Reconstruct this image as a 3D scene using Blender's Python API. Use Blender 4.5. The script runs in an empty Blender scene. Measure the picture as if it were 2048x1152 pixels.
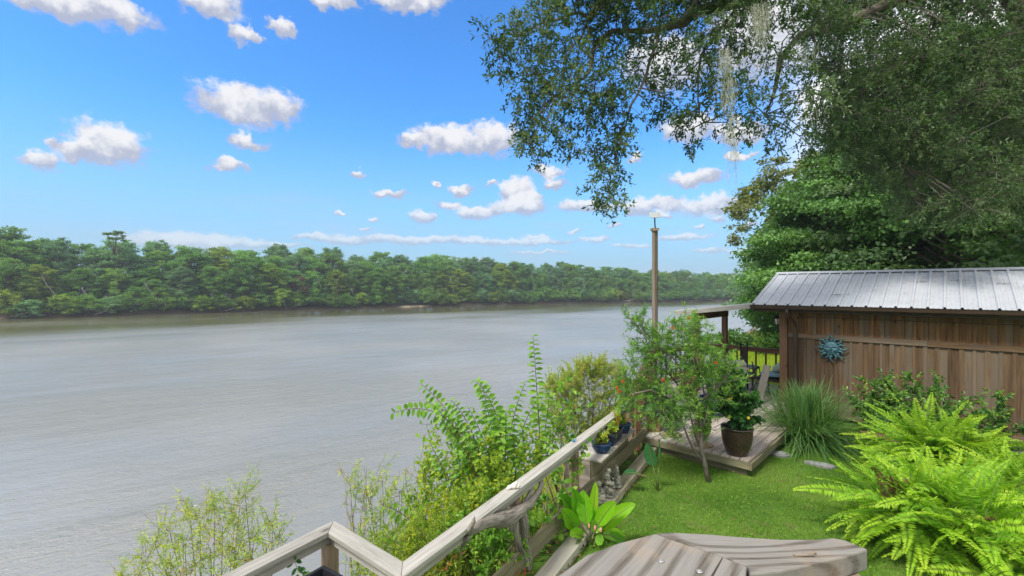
import bpy, bmesh, math, random
import numpy as np
from mathutils import Vector, Matrix, noise as mnoise
scene = bpy.context.scene
COL = scene.collection
R = math.radians

# ---------------------------------------------------------------- camera
CAMZ = 2.85
FPX = 910.0                      # focal length in photo pixels (2048 wide)
cam_d = bpy.data.cameras.new('camera'); cam = bpy.data.objects.new('camera', cam_d); COL.objects.link(cam)
cam_d.sensor_width = 36.0; cam_d.lens = FPX / 2048 * 36.0
cam_d.clip_start = 0.05; cam_d.clip_end = 6000
cam.location = (0, 0, CAMZ); cam.rotation_euler = (R(90), 0, 0)
scene.camera = cam

# ---------------------------------------------------------------- sun and exposure
SUN_EL, SUN_AZ = 52.0, 228.0     # azimuth clockwise from +Y: behind the camera, slightly left
sun_d = bpy.data.lights.new('sun', 'SUN'); sun = bpy.data.objects.new('sun', sun_d); COL.objects.link(sun)
sun_d.energy = 1.5; sun_d.angle = R(12); sun_d.color = (1.0, 0.95, 0.87)
_sd = Vector((math.sin(R(SUN_AZ)) * math.cos(R(SUN_EL)), math.cos(R(SUN_AZ)) * math.cos(R(SUN_EL)), math.sin(R(SUN_EL))))
sun.rotation_euler = (-_sd).to_track_quat('-Z', 'Y').to_euler()
scene.view_settings.view_transform = 'Standard'; scene.view_settings.look = 'None'
scene.view_settings.exposure = 1.75; scene.view_settings.gamma = 1.0
scene.view_settings.use_curve_mapping = False
scene.cycles.use_denoising = True
scene.cycles.max_bounces = 6; scene.cycles.diffuse_bounces = 3; scene.cycles.glossy_bounces = 2
scene.cycles.transmission_bounces = 3; scene.cycles.transparent_max_bounces = 6
scene.cycles.caustics_reflective = False; scene.cycles.caustics_refractive = False

# ---------------------------------------------------------------- node helpers
class NT:
    def __init__(s, tree): s.t = tree; s.n = tree.nodes; s.l = tree.links
    def node(s, typ, **kw):
        n = s.n.new(typ)
        for k, v in kw.items(): setattr(n, k, v)
        return n
    def put(s, sock, v):
        if v is None: return
        if isinstance(v, bpy.types.NodeSocket): s.l.new(v, sock)
        else:
            if isinstance(v, (tuple, list)) and len(v) == 3 and sock.type == 'RGBA': v = (*v, 1)
            sock.default_value = v
    def math(s, op, a, b=None, c=None, clamp=False):
        n = s.node('ShaderNodeMath', operation=op, use_clamp=clamp)
        s.put(n.inputs[0], a); s.put(n.inputs[1], b); s.put(n.inputs[2], c); return n.outputs[0]
    def vec(s, op, a, b=None, c=None):
        n = s.node('ShaderNodeVectorMath', operation=op)
        s.put(n.inputs[0], a); s.put(n.inputs[1], b)
        if c is not None: s.put(n.inputs[2], c)
        return n.outputs['Value'] if op in ('LENGTH', 'DOT_PRODUCT', 'DISTANCE') else n.outputs[0]
    def noise(s, v, scale, detail=3, rough=.55, dist=0, out='Fac'):
        n = s.node('ShaderNodeTexNoise'); s.put(n.inputs['Vector'], v); s.put(n.inputs['Scale'], scale)
        n.inputs['Detail'].default_value = detail; n.inputs['Roughness'].default_value = rough
        n.inputs['Distortion'].default_value = dist
        return n.outputs[out]
    def ramp(s, f, stops, interp='LINEAR'):
        n = s.node('ShaderNodeValToRGB'); r = n.color_ramp; r.interpolation = interp
        while len(r.elements) < len(stops): r.elements.new(0.5)
        for e, (p, c) in zip(r.elements, stops):
            e.position = p; e.color = (*c, 1) if len(c) == 3 else c
        s.put(n.inputs[0], f); return n.outputs[0]
    def mix(s, f, a, b, mode='MIX'):
        n = s.node('ShaderNodeMix', data_type='RGBA', blend_type=mode)
        s.put(n.inputs[0], f); s.put(n.inputs[6], a); s.put(n.inputs[7], b); return n.outputs[2]
    def smooth(s, v, lo, hi):
        n = s.node('ShaderNodeMapRange', interpolation_type='SMOOTHSTEP')
        s.put(n.inputs[0], v); n.inputs[1].default_value = lo; n.inputs[2].default_value = hi
        n.inputs[3].default_value = 0; n.inputs[4].default_value = 1
        return n.outputs[0]
    def attr(s, name, out='Fac'):
        n = s.node('ShaderNodeAttribute', attribute_name=name); return n.outputs[out]

# ---------------------------------------------------------------- world: Nishita sky with procedural cumulus
world = bpy.data.worlds.new('World'); scene.world = world; world.use_nodes = True
def azel(px, py):
    az = math.atan((px - 1024) / FPX); return az, math.atan((576 - py) / FPX * math.cos(az))
CLOUDS = [  # photo-measured directions: x, y, half width, half height
 (480,205,88,46),(555,215,45,36),(502,281,34,17),(461,330,38,16),(226,292,84,42),(150,300,30,26),(88,320,42,24),
 (905,280,80,30),(985,278,55,36),(830,287,34,14),(716,345,15,11),(783,386,34,8),(925,379,26,10),(1100,343,36,13),
 (1110,367,25,11),(1032,385,36,25),(1035,412,62,18),(960,425,55,14),(845,431,27,11),(900,408,26,7),(1385,360,58,16),
 (1180,412,70,12),(1300,412,90,17),(1420,410,70,20),(1438,438,20,9),(1380,258,62,28),(1270,310,16,11),(1480,262,60,26),
 (130,6,120,40),(230,18,70,36),(420,4,66,38),(490,68,30,22),(567,60,32,18),(650,-4,60,20),(815,-2,86,28),
 (380,482,130,18),(470,488,90,14),(700,480,60,9),(840,480,190,9),(1070,477,30,9),(1010,484,160,7),(1190,478,30,7),(1370,474,60,7),
 (1520,60,110,110),(1680,200,90,60),(1640,335,60,22),(1960,60,120,60),(745,438,12,5),(678,428,10,4),(1500,500,60,6),
 (1330,130,90,60),(1560,-60,200,80),(1230,452,14,4),(1150,462,14,4),(640,478,50,7),(560,492,60,5),(905,520,70,5),(1080,505,60,4),(1260,492,40,5),(1420,500,40,5),(1480,312,34,7),(1330,430,18,5),(870,372,10,5),(985,365,16,6),(1065,395,24,9),(1500,450,22,6),(730,455,14,3),(1395,450,14,4)]
def build_world():
    t = NT(world.node_tree); t.n.clear()
    out = t.node('ShaderNodeOutputWorld'); bg = t.node('ShaderNodeBackground'); t.l.new(bg.outputs[0], out.inputs[0])
    sky = t.node('ShaderNodeTexSky', sky_type='NISHITA'); sky.sun_disc = False
    sky.sun_elevation = R(SUN_EL); sky.sun_rotation = R(SUN_AZ); sky.altitude = 0
    sky.air_density = 1.0; sky.dust_density = 0.35; sky.ozone_density = 3.0
    geo = t.node('ShaderNodeTexCoord'); d = t.vec('NORMALIZE', geo.outputs['Generated'])
    sp = t.node('ShaderNodeSeparateXYZ'); t.l.new(d, sp.inputs[0])
    az = t.math('ARCTAN2', sp.outputs[0], sp.outputs[1]); el = t.math('ARCSINE', sp.outputs[2])
    cb = t.node('ShaderNodeCombineXYZ'); t.l.new(az, cb.inputs[0]); t.l.new(el, cb.inputs[1]); p0 = cb.outputs[0]
    # billowy warp of the direction
    n1 = t.noise(p0, 16, 5, .62, out='Color'); w = t.vec('SUBTRACT', n1, (.5, .5, .5)); w = t.vec('MULTIPLY', w, (.085, .055, 0)); wl = t.node('ShaderNodeCombineXYZ'); wf = t.smooth(el, -.16, .30); t.put(wl.inputs[0], wf); t.put(wl.inputs[1], t.math('POWER', wf, 1.3)); w = t.vec('MULTIPLY', w, wl.outputs[0])
    n2_ = t.noise(p0, 44, 4, .6, out='Color'); w2 = t.vec('MULTIPLY', t.vec('SUBTRACT', n2_, (.5, .5, .5)), (.04, .034, 0)); w2 = t.vec('MULTIPLY', w2, wl.outputs[0])
    p = t.vec('ADD', t.vec('ADD', p0, w), w2)
    dmin = 9.0; tmin = 9.0
    for (x, y, rx, ry) in CLOUDS:
        a, e = azel(x, y); a2, _ = azel(x + rx, y); _, e2 = azel(x, y - ry)
        ra, re = abs(a2 - a) * 1.18, abs(e2 - e) * 1.18
        q = t.vec('MULTIPLY_ADD', p, (1 / ra, 1 / re, 0), (-a / ra, -e / re, 0))
        # flat-ish base: cut by stretching the lower half
        dl = t.vec('LENGTH', q); tl = t.vec('LENGTH', t.vec('ADD', q, (0.1, -.55, 0)))
        dmin = dl if isinstance(dmin, float) else t.math('MINIMUM', dmin, dl)
        tmin = tl if isinstance(tmin, float) else t.math('MINIMUM', tmin, tl)
    fine = t.noise(t.vec('MULTIPLY', p0, (1, 1.5, 1)), 42, 9, .66)
    dd = t.math('MULTIPLY_ADD', t.math('SUBTRACT', fine, .5), .95, dmin)
    dens = t.math('SUBTRACT', 1.0, t.smooth(dd, .58, 1.06))
    # sunlit tops, lavender-grey undersides (the clouds' own modelling)
    puff = t.noise(p0, 34, 4, .6)
    sh = t.math('MULTIPLY_ADD', t.math('SUBTRACT', puff, .5), 1.9, t.math('SUBTRACT', tmin, .0))
    shade = t.smooth(sh, .25, 1.2)
    ccol = t.mix(shade, (3.45, 3.45, 3.5), (1.75, 1.9, 2.4))
    # broken cloud cover overhead and behind the viewer (keeps the daylight soft and neutral)
    cov = t.math('MAXIMUM', t.smooth(el, .575, .75), t.smooth(t.math('ABSOLUTE', az), 1.05, 1.4))
    bank = t.smooth(az, .47, .66)      # tall bright cloud bank to the right, behind the trees
    lump = t.noise(d, 2.6, 5, .6)
    cov = t.math('MULTIPLY', cov, t.math('MULTIPLY_ADD', t.smooth(lump, .36, .56), .45, .55))
    cov = t.math('MAXIMUM', cov, t.math('MULTIPLY', bank, t.math('MULTIPLY_ADD', t.smooth(lump, .3, .5), .3, .7)))
    veil = t.math('MULTIPLY', t.smooth(t.noise(t.vec('MULTIPLY', p0, (1, 6, 1)), 3.5, 5, .6), .48, .75), t.math('SUBTRACT', 1.0, t.smooth(el, .05, .3)))
    tint_veil = t.math('MULTIPLY', veil, .45)
    # low clouds towards the horizon are veiled
    low = t.smooth(el, .03, .22)
    dens = t.math('MULTIPLY', dens, t.math('MULTIPLY_ADD', low, .55, .42))
    hs = t.node('ShaderNodeHueSaturation'); hs.inputs['Saturation'].default_value = 1.12; hs.inputs['Value'].default_value = 1.25
    t.l.new(sky.outputs[0], hs.inputs['Color'])
    tint = t.mix(1.0, hs.outputs[0], (.34, .63, .85), 'MULTIPLY')
    tint = t.mix(t.math('SUBTRACT', 1.0, t.smooth(el, -.02, .36)), tint, (1.35, 2.18, 2.9))
    tint = t.mix(tint_veil, tint, (2.1, 2.3, 2.75))
    t.l.new(t.mix(cov, t.mix(dens, tint, ccol), t.mix(bank, (3.6, 3.6, 3.65), (5.2, 5.2, 5.2))), bg.inputs[0]); bg.inputs[1].default_value = 0.08
    world.cycles.sampling_method = 'MANUAL'; world.cycles.sample_map_resolution = 512
build_world()

# ---------------------------------------------------------------- placement helpers (metres; x right, y away, z up; lawn = 0)
def at(px, py, Y): return Vector(((px - 1024) / FPX * Y, Y, CAMZ - (py - 576) / FPX * Y))
def gz(px, py, z=0.0):
    Y = FPX * (CAMZ - z) / (py - 576); return Vector(((px - 1024) / FPX * Y, Y, z))
WATER = -3.65

# ---------------------------------------------------------------- object helpers
def tag(o, label=None, cat=None, group=None, kind=None):
    if label: o['label'] = label
    if cat: o['category'] = cat
    if group: o['group'] = group
    if kind: o['kind'] = kind
    return o
def empty(name, loc, rz=0, label=None, cat=None, group=None):
    o = bpy.data.objects.new(name, None); COL.objects.link(o); o.location = loc; o.rotation_euler = (0, 0, rz)
    o.empty_display_size = .1
    return tag(o, label, cat, group)
def link(name, me, mat, parent=None, world_space=True):
    o = bpy.data.objects.new(name, me); COL.objects.link(o)
    if mat and not me.materials: me.materials.append(mat)
    if parent is not None:
        o.parent = parent
        if world_space:      # geometry given in world coordinates
            m = Matrix.Identity(4); q = parent; chain = []
            while q: chain.append(q); q = q.parent
            for q in reversed(chain):
                m = m @ (Matrix.Translation(q.location) @ q.rotation_euler.to_matrix().to_4x4() @ Matrix.Diagonal((*q.scale, 1)))
            inv = m.inverted(); me.transform(inv)
    return o
def copy_tree(o, loc, rz, sc=None):
    r = o.copy(); COL.objects.link(r); r.location = loc; r.rotation_euler = (0, 0, rz)
    if sc: r.scale = sc
    for ch in list(o.children):
        c = ch.copy(); COL.objects.link(c); c.parent = r
    return r

class MB:
    def __init__(s): s.V = []; s.F = []; s.G = []; s.Rn = []; s.rng = random.Random(len(s.V) + 7)
    def add(s, vs, fs, gc=None, rnd=None, rng=random):
        b = len(s.V); s.V += [tuple(v) for v in vs]; s.G += [tuple(g) for g in (gc or vs)]
        r = rng.random() if rnd is None else rnd
        for f in fs: s.F.append([i + b for i in f]); s.Rn.append(r)
    def beam(s, p0, p1, w, h, up=(0, 0, 1), rnd=None, taper=1.0):
        p0, p1 = Vector(p0), Vector(p1); d = (p1 - p0); L = d.length; d.normalize()
        up = Vector(up); si = up.cross(d)
        if si.length < 1e-4: si = Vector((1, 0, 0)).cross(d)
        si.normalize(); u = d.cross(si)
        vs = []; g = []; o = random.random() * 50
        for k, (p, sx) in enumerate(((p0, 0), (p1, L))):
            q = 1 if k == 0 else taper
            for a, b in ((-1, -1), (1, -1), (1, 1), (-1, 1)):
                vs.append(p + si * a * w / 2 * q + u * b * h / 2 * q); g.append((sx + o, a * w / 2 + o * .7, b * h / 2 + o * .3))
        s.add(vs, [(0, 3, 2, 1), (4, 5, 6, 7), (0, 1, 5, 4), (1, 2, 6, 5), (2, 3, 7, 6), (3, 0, 4, 7)], g, rnd)
    def prism(s, pts, z0, z1, axis=None, rnd=None):
        """horizontal polygon (ccw) between two heights; axis = grain direction"""
        n = len(pts); ax = Vector(axis or (1, 0)).normalized(); o = random.random() * 50
        vs = [(p[0], p[1], z0) for p in pts] + [(p[0], p[1], z1) for p in pts]
        g = [(v[0] * ax.x + v[1] * ax.y + o, -v[0] * ax.y + v[1] * ax.x + o * .7, v[2] + o * .3) for v in vs]
        fs = [tuple(range(n - 1, -1, -1)), tuple(range(n, 2 * n))] + [(i, (i + 1) % n, n + (i + 1) % n, n + i) for i in range(n)]
        s.add(vs, fs, g, rnd)
    def tube(s, pts, rad, n=8, cap=True, rnd=None):
        pts = [Vector(p) for p in pts]; m = len(pts)
        if not hasattr(rad, '__len__'): rad = [rad] * m
        vs = []; g = []; o = random.random() * 50; L = 0; ref = None
        for i, p in enumerate(pts):
            d = (pts[min(i + 1, m - 1)] - pts[max(i - 1, 0)]); d.normalize()
            if ref is None: ref = d.orthogonal().normalized()
            a = (ref - d * ref.dot(d)); a = a.normalized() if a.length > 1e-5 else d.orthogonal().normalized(); ref = a; b = d.cross(a)
            if i: L += (p - pts[i - 1]).length
            for k in range(n):
                t = 2 * math.pi * k / n; c = a * math.cos(t) + b * math.sin(t)
                vs.append(p + c * rad[i]); g.append((L + o, math.cos(t) * rad[i], math.sin(t) * rad[i]))
        fs = [(i * n + k, i * n + (k + 1) % n, (i + 1) * n + (k + 1) % n, (i + 1) * n + k) for i in range(m - 1) for k in range(n)]
        if cap: fs += [tuple(range(n - 1, -1, -1)), tuple((m - 1) * n + k for k in range(n))]
        s.add(vs, fs, g, rnd)
    def lathe(s, prof, c, n=28, rnd=None, sx=1, sy=1):
        vs = []; m = len(prof)
        for r, z in prof:
            for k in range(n):
                t = 2 * math.pi * k / n; vs.append((c[0] + math.cos(t) * r * sx, c[1] + math.sin(t) * r * sy, c[2] + z))
        fs = [(i * n + k, i * n + (k + 1) % n, (i + 1) * n + (k + 1) % n, (i + 1) * n + k) for i in range(m - 1) for k in range(n)]
        fs += [tuple(range(n - 1, -1, -1)), tuple((m - 1) * n + k for k in range(n))]
        s.add(vs, fs, None, rnd)
    def ball(s, c, r, n=12, m=8, rnd=None, rot=None, jit=0):
        r = r if hasattr(r, '__len__') else (r, r, r); vs = []
        for i in range(m + 1):
            ph = math.pi * i / m
            for k in range(n):
                t = 2 * math.pi * k / n; v = Vector((math.sin(ph) * math.cos(t) * r[0], math.sin(ph) * math.sin(t) * r[1], math.cos(ph) * r[2]))
                if jit: v *= 1 + jit * (mnoise.noise(Vector(v) * 9 / max(r) * .3 + Vector(c)))
                if rot is not None: v = rot @ v
                vs.append(Vector(c) + v)
        fs = [(i * n + k, (i + 1) * n + k, (i + 1) * n + (k + 1) % n, i * n + (k + 1) % n) for i in range(m) for k in range(n)]
        s.add(vs, fs, None, rnd)
    def build(s, name, mat, parent=None, smooth=False, bevel=0, ws=True):
        me = bpy.data.meshes.new(name); me.from_pydata(s.V, [], s.F)
        a = me.attributes.new('gc', 'FLOAT_VECTOR', 'POINT'); a.data.foreach_set('vector', np.array(s.G, dtype=np.float32).ravel())
        a = me.attributes.new('rnd', 'FLOAT', 'FACE'); a.data.foreach_set('value', np.array(s.Rn, dtype=np.float32))
        if smooth: me.polygons.foreach_set('use_smooth', np.ones(len(s.F), dtype=bool))
        o = link(name, me, mat, parent, ws)
        if bevel:
            m = o.modifiers.new('bevel', 'BEVEL'); m.width = bevel; m.segments = 2; m.limit_method = 'ANGLE'
        return o

def fast_mesh(name, V, quads=None, tris=None, rq=None, rt=None, smooth=False):
    me = bpy.data.meshes.new(name); me.vertices.add(len(V)); me.vertices.foreach_set('co', np.asarray(V, np.float32).ravel())
    parts = []; sizes = []; rr = []
    if quads is not None and len(quads): parts.append(quads.ravel()); sizes.append(np.full(len(quads), 4)); rr.append(rq)
    if tris is not None and len(tris): parts.append(tris.ravel()); sizes.append(np.full(len(tris), 3)); rr.append(rt)
    li = np.concatenate(parts).astype(np.int32); sz = np.concatenate(sizes).astype(np.int32)
    me.loops.add(len(li)); me.loops.foreach_set('vertex_index', li)
    me.polygons.add(len(sz)); st = np.concatenate([[0], np.cumsum(sz)[:-1]]).astype(np.int32)
    me.polygons.foreach_set('loop_start', st); me.polygons.foreach_set('loop_total', sz)
    if smooth: me.polygons.foreach_set('use_smooth', np.ones(len(sz), dtype=bool))
    a = me.attributes.new('rnd', 'FLOAT', 'FACE'); a.data.foreach_set('value', np.concatenate(rr).astype(np.float32))
    me.update(calc_edges=True); me.validate(); return me

def unit(v): return v / np.maximum(np.linalg.norm(v, axis=-1, keepdims=True), 1e-8)
def leaves(P, D, N, L, W, rnd, style='diamond', fold=.15, droop=.0):
    """P base, D direction, N rough normal; returns a mesh of one blade per row"""
    P = np.asarray(P, float); n = len(P); D = unit(np.asarray(D, float)); N = np.asarray(N, float)
    S = unit(np.cross(D, N)); N = np.cross(S, D)
    L = np.broadcast_to(np.asarray(L, float), (n,))[:, None]; W = np.broadcast_to(np.asarray(W, float), (n,))[:, None]
    rnd = np.asarray(rnd, float)
    if style == 'diamond':
        m = P + D * L * .45 + N * W * fold
        V = np.stack([P, m + S * W / 2, P + D * L, m - S * W / 2], 1).reshape(-1, 3)
        q = np.arange(n)[:, None] * 4 + np.arange(4)
        return fast_mesh('leaves', V, quads=q, rq=rnd)
    if style == 'tri':
        V = np.stack([P - S * W / 2, P + S * W / 2, P + D * L], 1).reshape(-1, 3)
        return fast_mesh('leaves', V, tris=np.arange(n)[:, None] * 3 + np.arange(3), rt=rnd)
    if style == 'leaf':       # folded, drooping leaf: base, three rows of three, tip
        rows = [(0.0, .06, 0), (.28, .85, 0), (.6, .95, 0), (.85, .5, 0), (1.0, .02, 0)]
        Z = np.array([0, 0, 1.0]); vs = []
        for t, w, _ in rows:
            c = P + D * L * t - Z * (droop * t * t) * L
            vs += [c + S * W / 2 * w + N * W * fold * w, c, c - S * W / 2 * w + N * W * fold * w]
        V = np.stack(vs, 1).reshape(-1, 3); base = np.arange(n)[:, None] * 15; qs = []
        for i in range(4):
            a = i * 3
            qs.append(base + np.array([a, a + 3, a + 4, a + 1])); qs.append(base + np.array([a + 1, a + 4, a + 5, a + 2]))
        q = np.stack(qs, 1).reshape(-1, 4)
        return fast_mesh('leaves', V, quads=q, rq=np.repeat(rnd, 8), smooth=True)
# ---------------------------------------------------------------- materials
MAT = {}
def new_mat(name):
    m = bpy.data.materials.new(name); m.use_nodes = True; t = NT(m.node_tree); t.n.clear()
    out = t.node('ShaderNodeOutputMaterial'); b = t.node('ShaderNodeBsdfPrincipled'); t.l.new(b.outputs[0], out.inputs[0])
    MAT[name] = m; return m, t, b, out
def bump(t, b, h, strength=.3, dist=.01):
    n = t.node('ShaderNodeBump'); n.inputs['Strength'].default_value = strength; n.inputs['Distance'].default_value = dist
    t.put(n.inputs['Height'], h); t.l.new(n.outputs[0], b.inputs['Normal'])
def leaf_mat(name, cols, trans=.35, rough=.45, var=.35, spec=.4, hue=.0):
    m, t, b, out = new_mat(name)
    r = t.attr('rnd'); oi = t.node('ShaderNodeObjectInfo')
    k = len(cols); c = t.ramp(r, [(i / (k - 1), q) for i, q in enumerate(cols)])
    v = t.math('MULTIPLY_ADD', t.math('SUBTRACT', oi.outputs['Random'], .5), var, 1.0)
    hs = t.node('ShaderNodeHueSaturation'); t.put(hs.inputs['Value'], v); t.put(hs.inputs['Color'], c)
    t.put(hs.inputs['Hue'], t.math('MULTIPLY_ADD', t.math('SUBTRACT', t.math('FRACT', t.math('MULTIPLY', oi.outputs['Random'], 7.13)), .5), hue, .5))
    c = hs.outputs[0]
    t.l.new(c, b.inputs['Base Color']); b.inputs['Roughness'].default_value = rough; b.inputs['Specular IOR Level'].default_value = spec
    tr = t.node('ShaderNodeBsdfTranslucent'); t.l.new(t.mix(1.0, c, (1.25, 1.35, .6), 'MULTIPLY'), tr.inputs[0])
    mx = t.node('ShaderNodeMixShader'); mx.inputs[0].default_value = trans
    t.l.new(b.outputs[0], mx.inputs[1]); t.l.new(tr.outputs[0], mx.inputs[2]); t.l.new(mx.outputs[0], out.inputs[0])
    return m
def wood_mat(name, lo, mid, hi, ring=28, rough=.75, spread=.35, grey=None, bstr=.35, stretch=.06, knots=True, crack=.5):
    m, t, b, out = new_mat(name); g = t.attr('gc', 'Vector'); r = t.attr('rnd')
    gv = t.vec('MULTIPLY', g, (stretch, 1, 1))
    w1 = t.noise(gv, 5, 2, .5, out='Color'); gw = t.vec('ADD', gv, t.vec('MULTIPLY', t.vec('SUBTRACT', w1, (.5, .5, .5)), (0, .12, .12)))
    rings = t.noise(gw, ring, 4, .6, .4)
    fine = t.noise(t.vec('MULTIPLY', g, (.03, 1, 1)), 190, 2, .6)
    f = t.math('MULTIPLY_ADD', fine, .35, t.math('MULTIPLY', rings, .75))
    c = t.ramp(f, [(.30, lo), (.50, mid), (.72, hi)])
    blot = t.noise(g, 2.2, 3, .6)
    if grey:
        c = t.mix(t.math('MULTIPLY', t.smooth(t.math('ADD', blot, t.math('MULTIPLY', t.math('SUBTRACT', r, .5), .5)), .42, .7), .8), c, t.mix(f, [x * .55 for x in grey], grey))
    if knots:
        vo = t.node('ShaderNodeTexVoronoi'); vo.inputs['Scale'].default_value = 3.1; t.put(vo.inputs['Vector'], t.vec('MULTIPLY', g, (.45, 1.3, 1.3)))
        kf = t.math('SUBTRACT', 1.0, t.smooth(vo.outputs['Distance'], .03, .085))
        c = t.mix(t.math('MULTIPLY', kf, .75), c, [x * .35 for x in lo])
    v = t.math('MULTIPLY_ADD', t.math('SUBTRACT', r, .5), spread * 2, 1.0)
    vc = t.node('ShaderNodeCombineColor'); [t.put(vc.inputs[i], v) for i in range(3)]
    c = t.mix(1.0, c, vc.outputs[0], 'MULTIPLY')
    t.l.new(c, b.inputs['Base Color']); b.inputs['Roughness'].default_value = rough; b.inputs['Specular IOR Level'].default_value = .25
    bump(t, b, f, bstr, .012); return m
def plain_mat(name, col, rough=.5, metal=0, var=.25, scale=6, bstr=.15, col2=None, spec=.5):
    m, t, b, out = new_mat(name); co = t.node('ShaderNodeTexCoord').outputs['Object']
    n = t.noise(co, scale, 5, .6); n2 = t.noise(co, scale * 7, 3, .6)
    c2 = col2 or [x * (1 - var) for x in col]
    c = t.mix(t.smooth(t.math('MULTIPLY_ADD', n2, .3, n), .45, .85), col, c2)
    t.l.new(c, b.inputs['Base Color']); b.inputs['Metallic'].default_value = metal; b.inputs['Specular IOR Level'].default_value = spec
    t.put(b.inputs['Roughness'], t.math('MULTIPLY_ADD', n2, .2, rough - .1)); bump(t, b, n2, bstr, .004); return m

# timber
wood_mat('rail_wood', (.16, .145, .12), (.30, .285, .25), (.42, .402, .362), ring=30, spread=.12, bstr=.4)
wood_mat('post_wood', (.10, .07, .045), (.23, .17, .11), (.34, .27, .19), ring=24, spread=.2)
wood_mat('sleeper_wood', (.16, .13, .08), (.33, .29, .20), (.48, .44, .34), ring=22, spread=.15, grey=(.42, .40, .35))
wood_mat('mossy_wood', (.07, .06, .032), (.16, .142, .085), (.25, .225, .15), ring=22, spread=.15)
wood_mat('deck_wood', (.17, .13, .10), (.36, .30, .25), (.50, .44, .38), ring=22, spread=.28, grey=(.44, .42, .38))
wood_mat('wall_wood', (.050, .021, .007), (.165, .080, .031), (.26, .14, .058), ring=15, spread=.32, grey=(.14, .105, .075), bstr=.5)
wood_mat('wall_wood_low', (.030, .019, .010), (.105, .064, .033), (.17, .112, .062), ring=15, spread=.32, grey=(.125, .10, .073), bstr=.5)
wood_mat('porch_wood', (.07, .032, .015), (.16, .085, .045), (.23, .135, .08), ring=20, spread=.15)
wood_mat('dark_wood', (.02, .014, .01), (.05, .035, .025), (.08, .06, .045), ring=20, spread=.2)
wood_mat('pole_wood', (.10, .078, .056), (.20, .16, .12), (.28, .23, .18), ring=20, spread=.1)
wood_mat('table_wood', (.14, .12, .10), (.26, .235, .205), (.36, .335, .30), ring=26, spread=.12)
wood_mat('drift_wood', (.035, .03, .025), (.18, .16, .135), (.33, .30, .26), ring=26, spread=.05, bstr=.9, stretch=.16, knots=False)
wood_mat('bark', (.035, .028, .022), (.10, .082, .066), (.19, .165, .14), ring=16, spread=.2, bstr=.8, stretch=.3, knots=False)
wood_mat('pale_bark', (.12, .11, .09), (.26, .24, .21), (.40, .38, .34), ring=16, spread=.2, bstr=.6, stretch=.3, knots=False)
wood_mat('red_stem', (.06, .03, .025), (.13, .07, .05), (.20, .12, .08), ring=16, spread=.2, bstr=.2, knots=False)
wood_mat('green_stem', (.06, .09, .02), (.13, .17, .05), (.20, .24, .09), ring=16, spread=.2, bstr=.2, knots=False)
# weathered handrail cap close to the camera: bold summer/winter rings
def cap_mat():
    m, t, b, out = new_mat('cap_wood'); g = t.attr('gc', 'Vector')
    gv = t.vec('MULTIPLY', g, (.32, 1, 1))
    wamp = t.node('ShaderNodeCombineXYZ'); t.put(wamp.inputs[1], t.math('MULTIPLY_ADD', t.attr('rnd'), .42, .07))
    w = t.noise(gv, 4.2, 2, .45, out='Color')
    gw = t.vec('ADD', gv, t.vec('MULTIPLY', t.vec('SUBTRACT', w, (.5, .5, .5)), wamp.outputs[0]))
    wv = t.node('ShaderNodeTexWave', wave_type='BANDS', bands_direction='Y', wave_profile='SIN'); t.put(wv.inputs['Vector'], gw)
    wv.inputs['Scale'].default_value = 9.0; wv.inputs['Distortion'].default_value = 1.6; wv.inputs['Detail'].default_value = 2.0
    wv.inputs['Detail Scale'].default_value = .8
    fine = t.noise(t.vec('MULTIPLY', g, (.05, 1, 1)), 240, 3, .65)
    mid = t.noise(t.vec('MULTIPLY', g, (.12, 1, 1)), 45, 3, .6)
    f = t.math('MULTIPLY_ADD', fine, .5, t.math('MULTIPLY', t.smooth(wv.outputs['Fac'], 0.0, .6), .25)); f = t.math('MULTIPLY_ADD', mid, .3, f)
    c = t.ramp(f, [(.22, (.05, .042, .032)), (.38, (.115, .102, .085)), (.54, (.185, .172, .152)), (.84, (.26, .247, .225))])
    stain = t.smooth(t.noise(g, 7, 4, .6), .52, .72); c = t.mix(t.math('MULTIPLY', stain, .35), c, (.36, .26, .17))
    ck = t.noise(t.vec('MULTIPLY', g, (.02, 1, 1)), 70, 2, .5); c = t.mix(t.smooth(ck, .69, .73), c, (.05, .04, .035))
    t.l.new(c, b.inputs['Base Color']); b.inputs['Roughness'].default_value = .8; b.inputs['Specular IOR Level'].default_value = .2
    bump(t, b, f, .12, .003)
cap_mat()
# metals, pots, stone
plain_mat('screw', (.62, .60, .58), .35, .8)
plain_mat('rust', (.12, .05, .02), .8)
plain_mat('gutter_brown', (.055, .032, .024), .4, 0, .3, 4)
plain_mat('black_iron', (.012, .012, .014), .45)
plain_mat('black_plastic', (.02, .022, .028), .35)
plain_mat('brown_glaze', (.055, .034, .026), .28, 0, .4, 9)
plain_mat('blue_glaze', (.012, .045, .14), .22, 0, .4, 8)
plain_mat('navy_pot', (.012, .022, .05), .35)
plain_mat('tan_clay', (.42, .31, .20), .8)
plain_mat('terracotta', (.24, .085, .04), .75)
plain_mat('soil', (.05, .03, .02), .95, 0, .5, 40, .8)
plain_mat('patina', (.07, .19, .22), .5, .3, .5, 22, .4, col2=(.035, .085, .11))
plain_mat('limestone', (.27, .26, .22), .9, 0, .5, 14, .7, col2=(.11, .11, .08))
plain_mat('white_shell', (.72, .68, .60), .45, 0, .2)
plain_mat('slate', (.24, .245, .24), .8, 0, .35, 8, .5)
plain_mat('teal_cushion', (.16, .30, .36), .9, 0, .3, 14, .4)
plain_mat('sage_cushion', (.30, .38, .33), .9, 0, .3, 14, .4)
plain_mat('grey_plastic', (.16, .19, .21), .4)
plain_mat('solar_white', (.36, .38, .38), .35)
plain_mat('blue_toy', (.02, .20, .42), .3)
plain_mat('frost_glass', (.62, .60, .50), .3)
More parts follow.
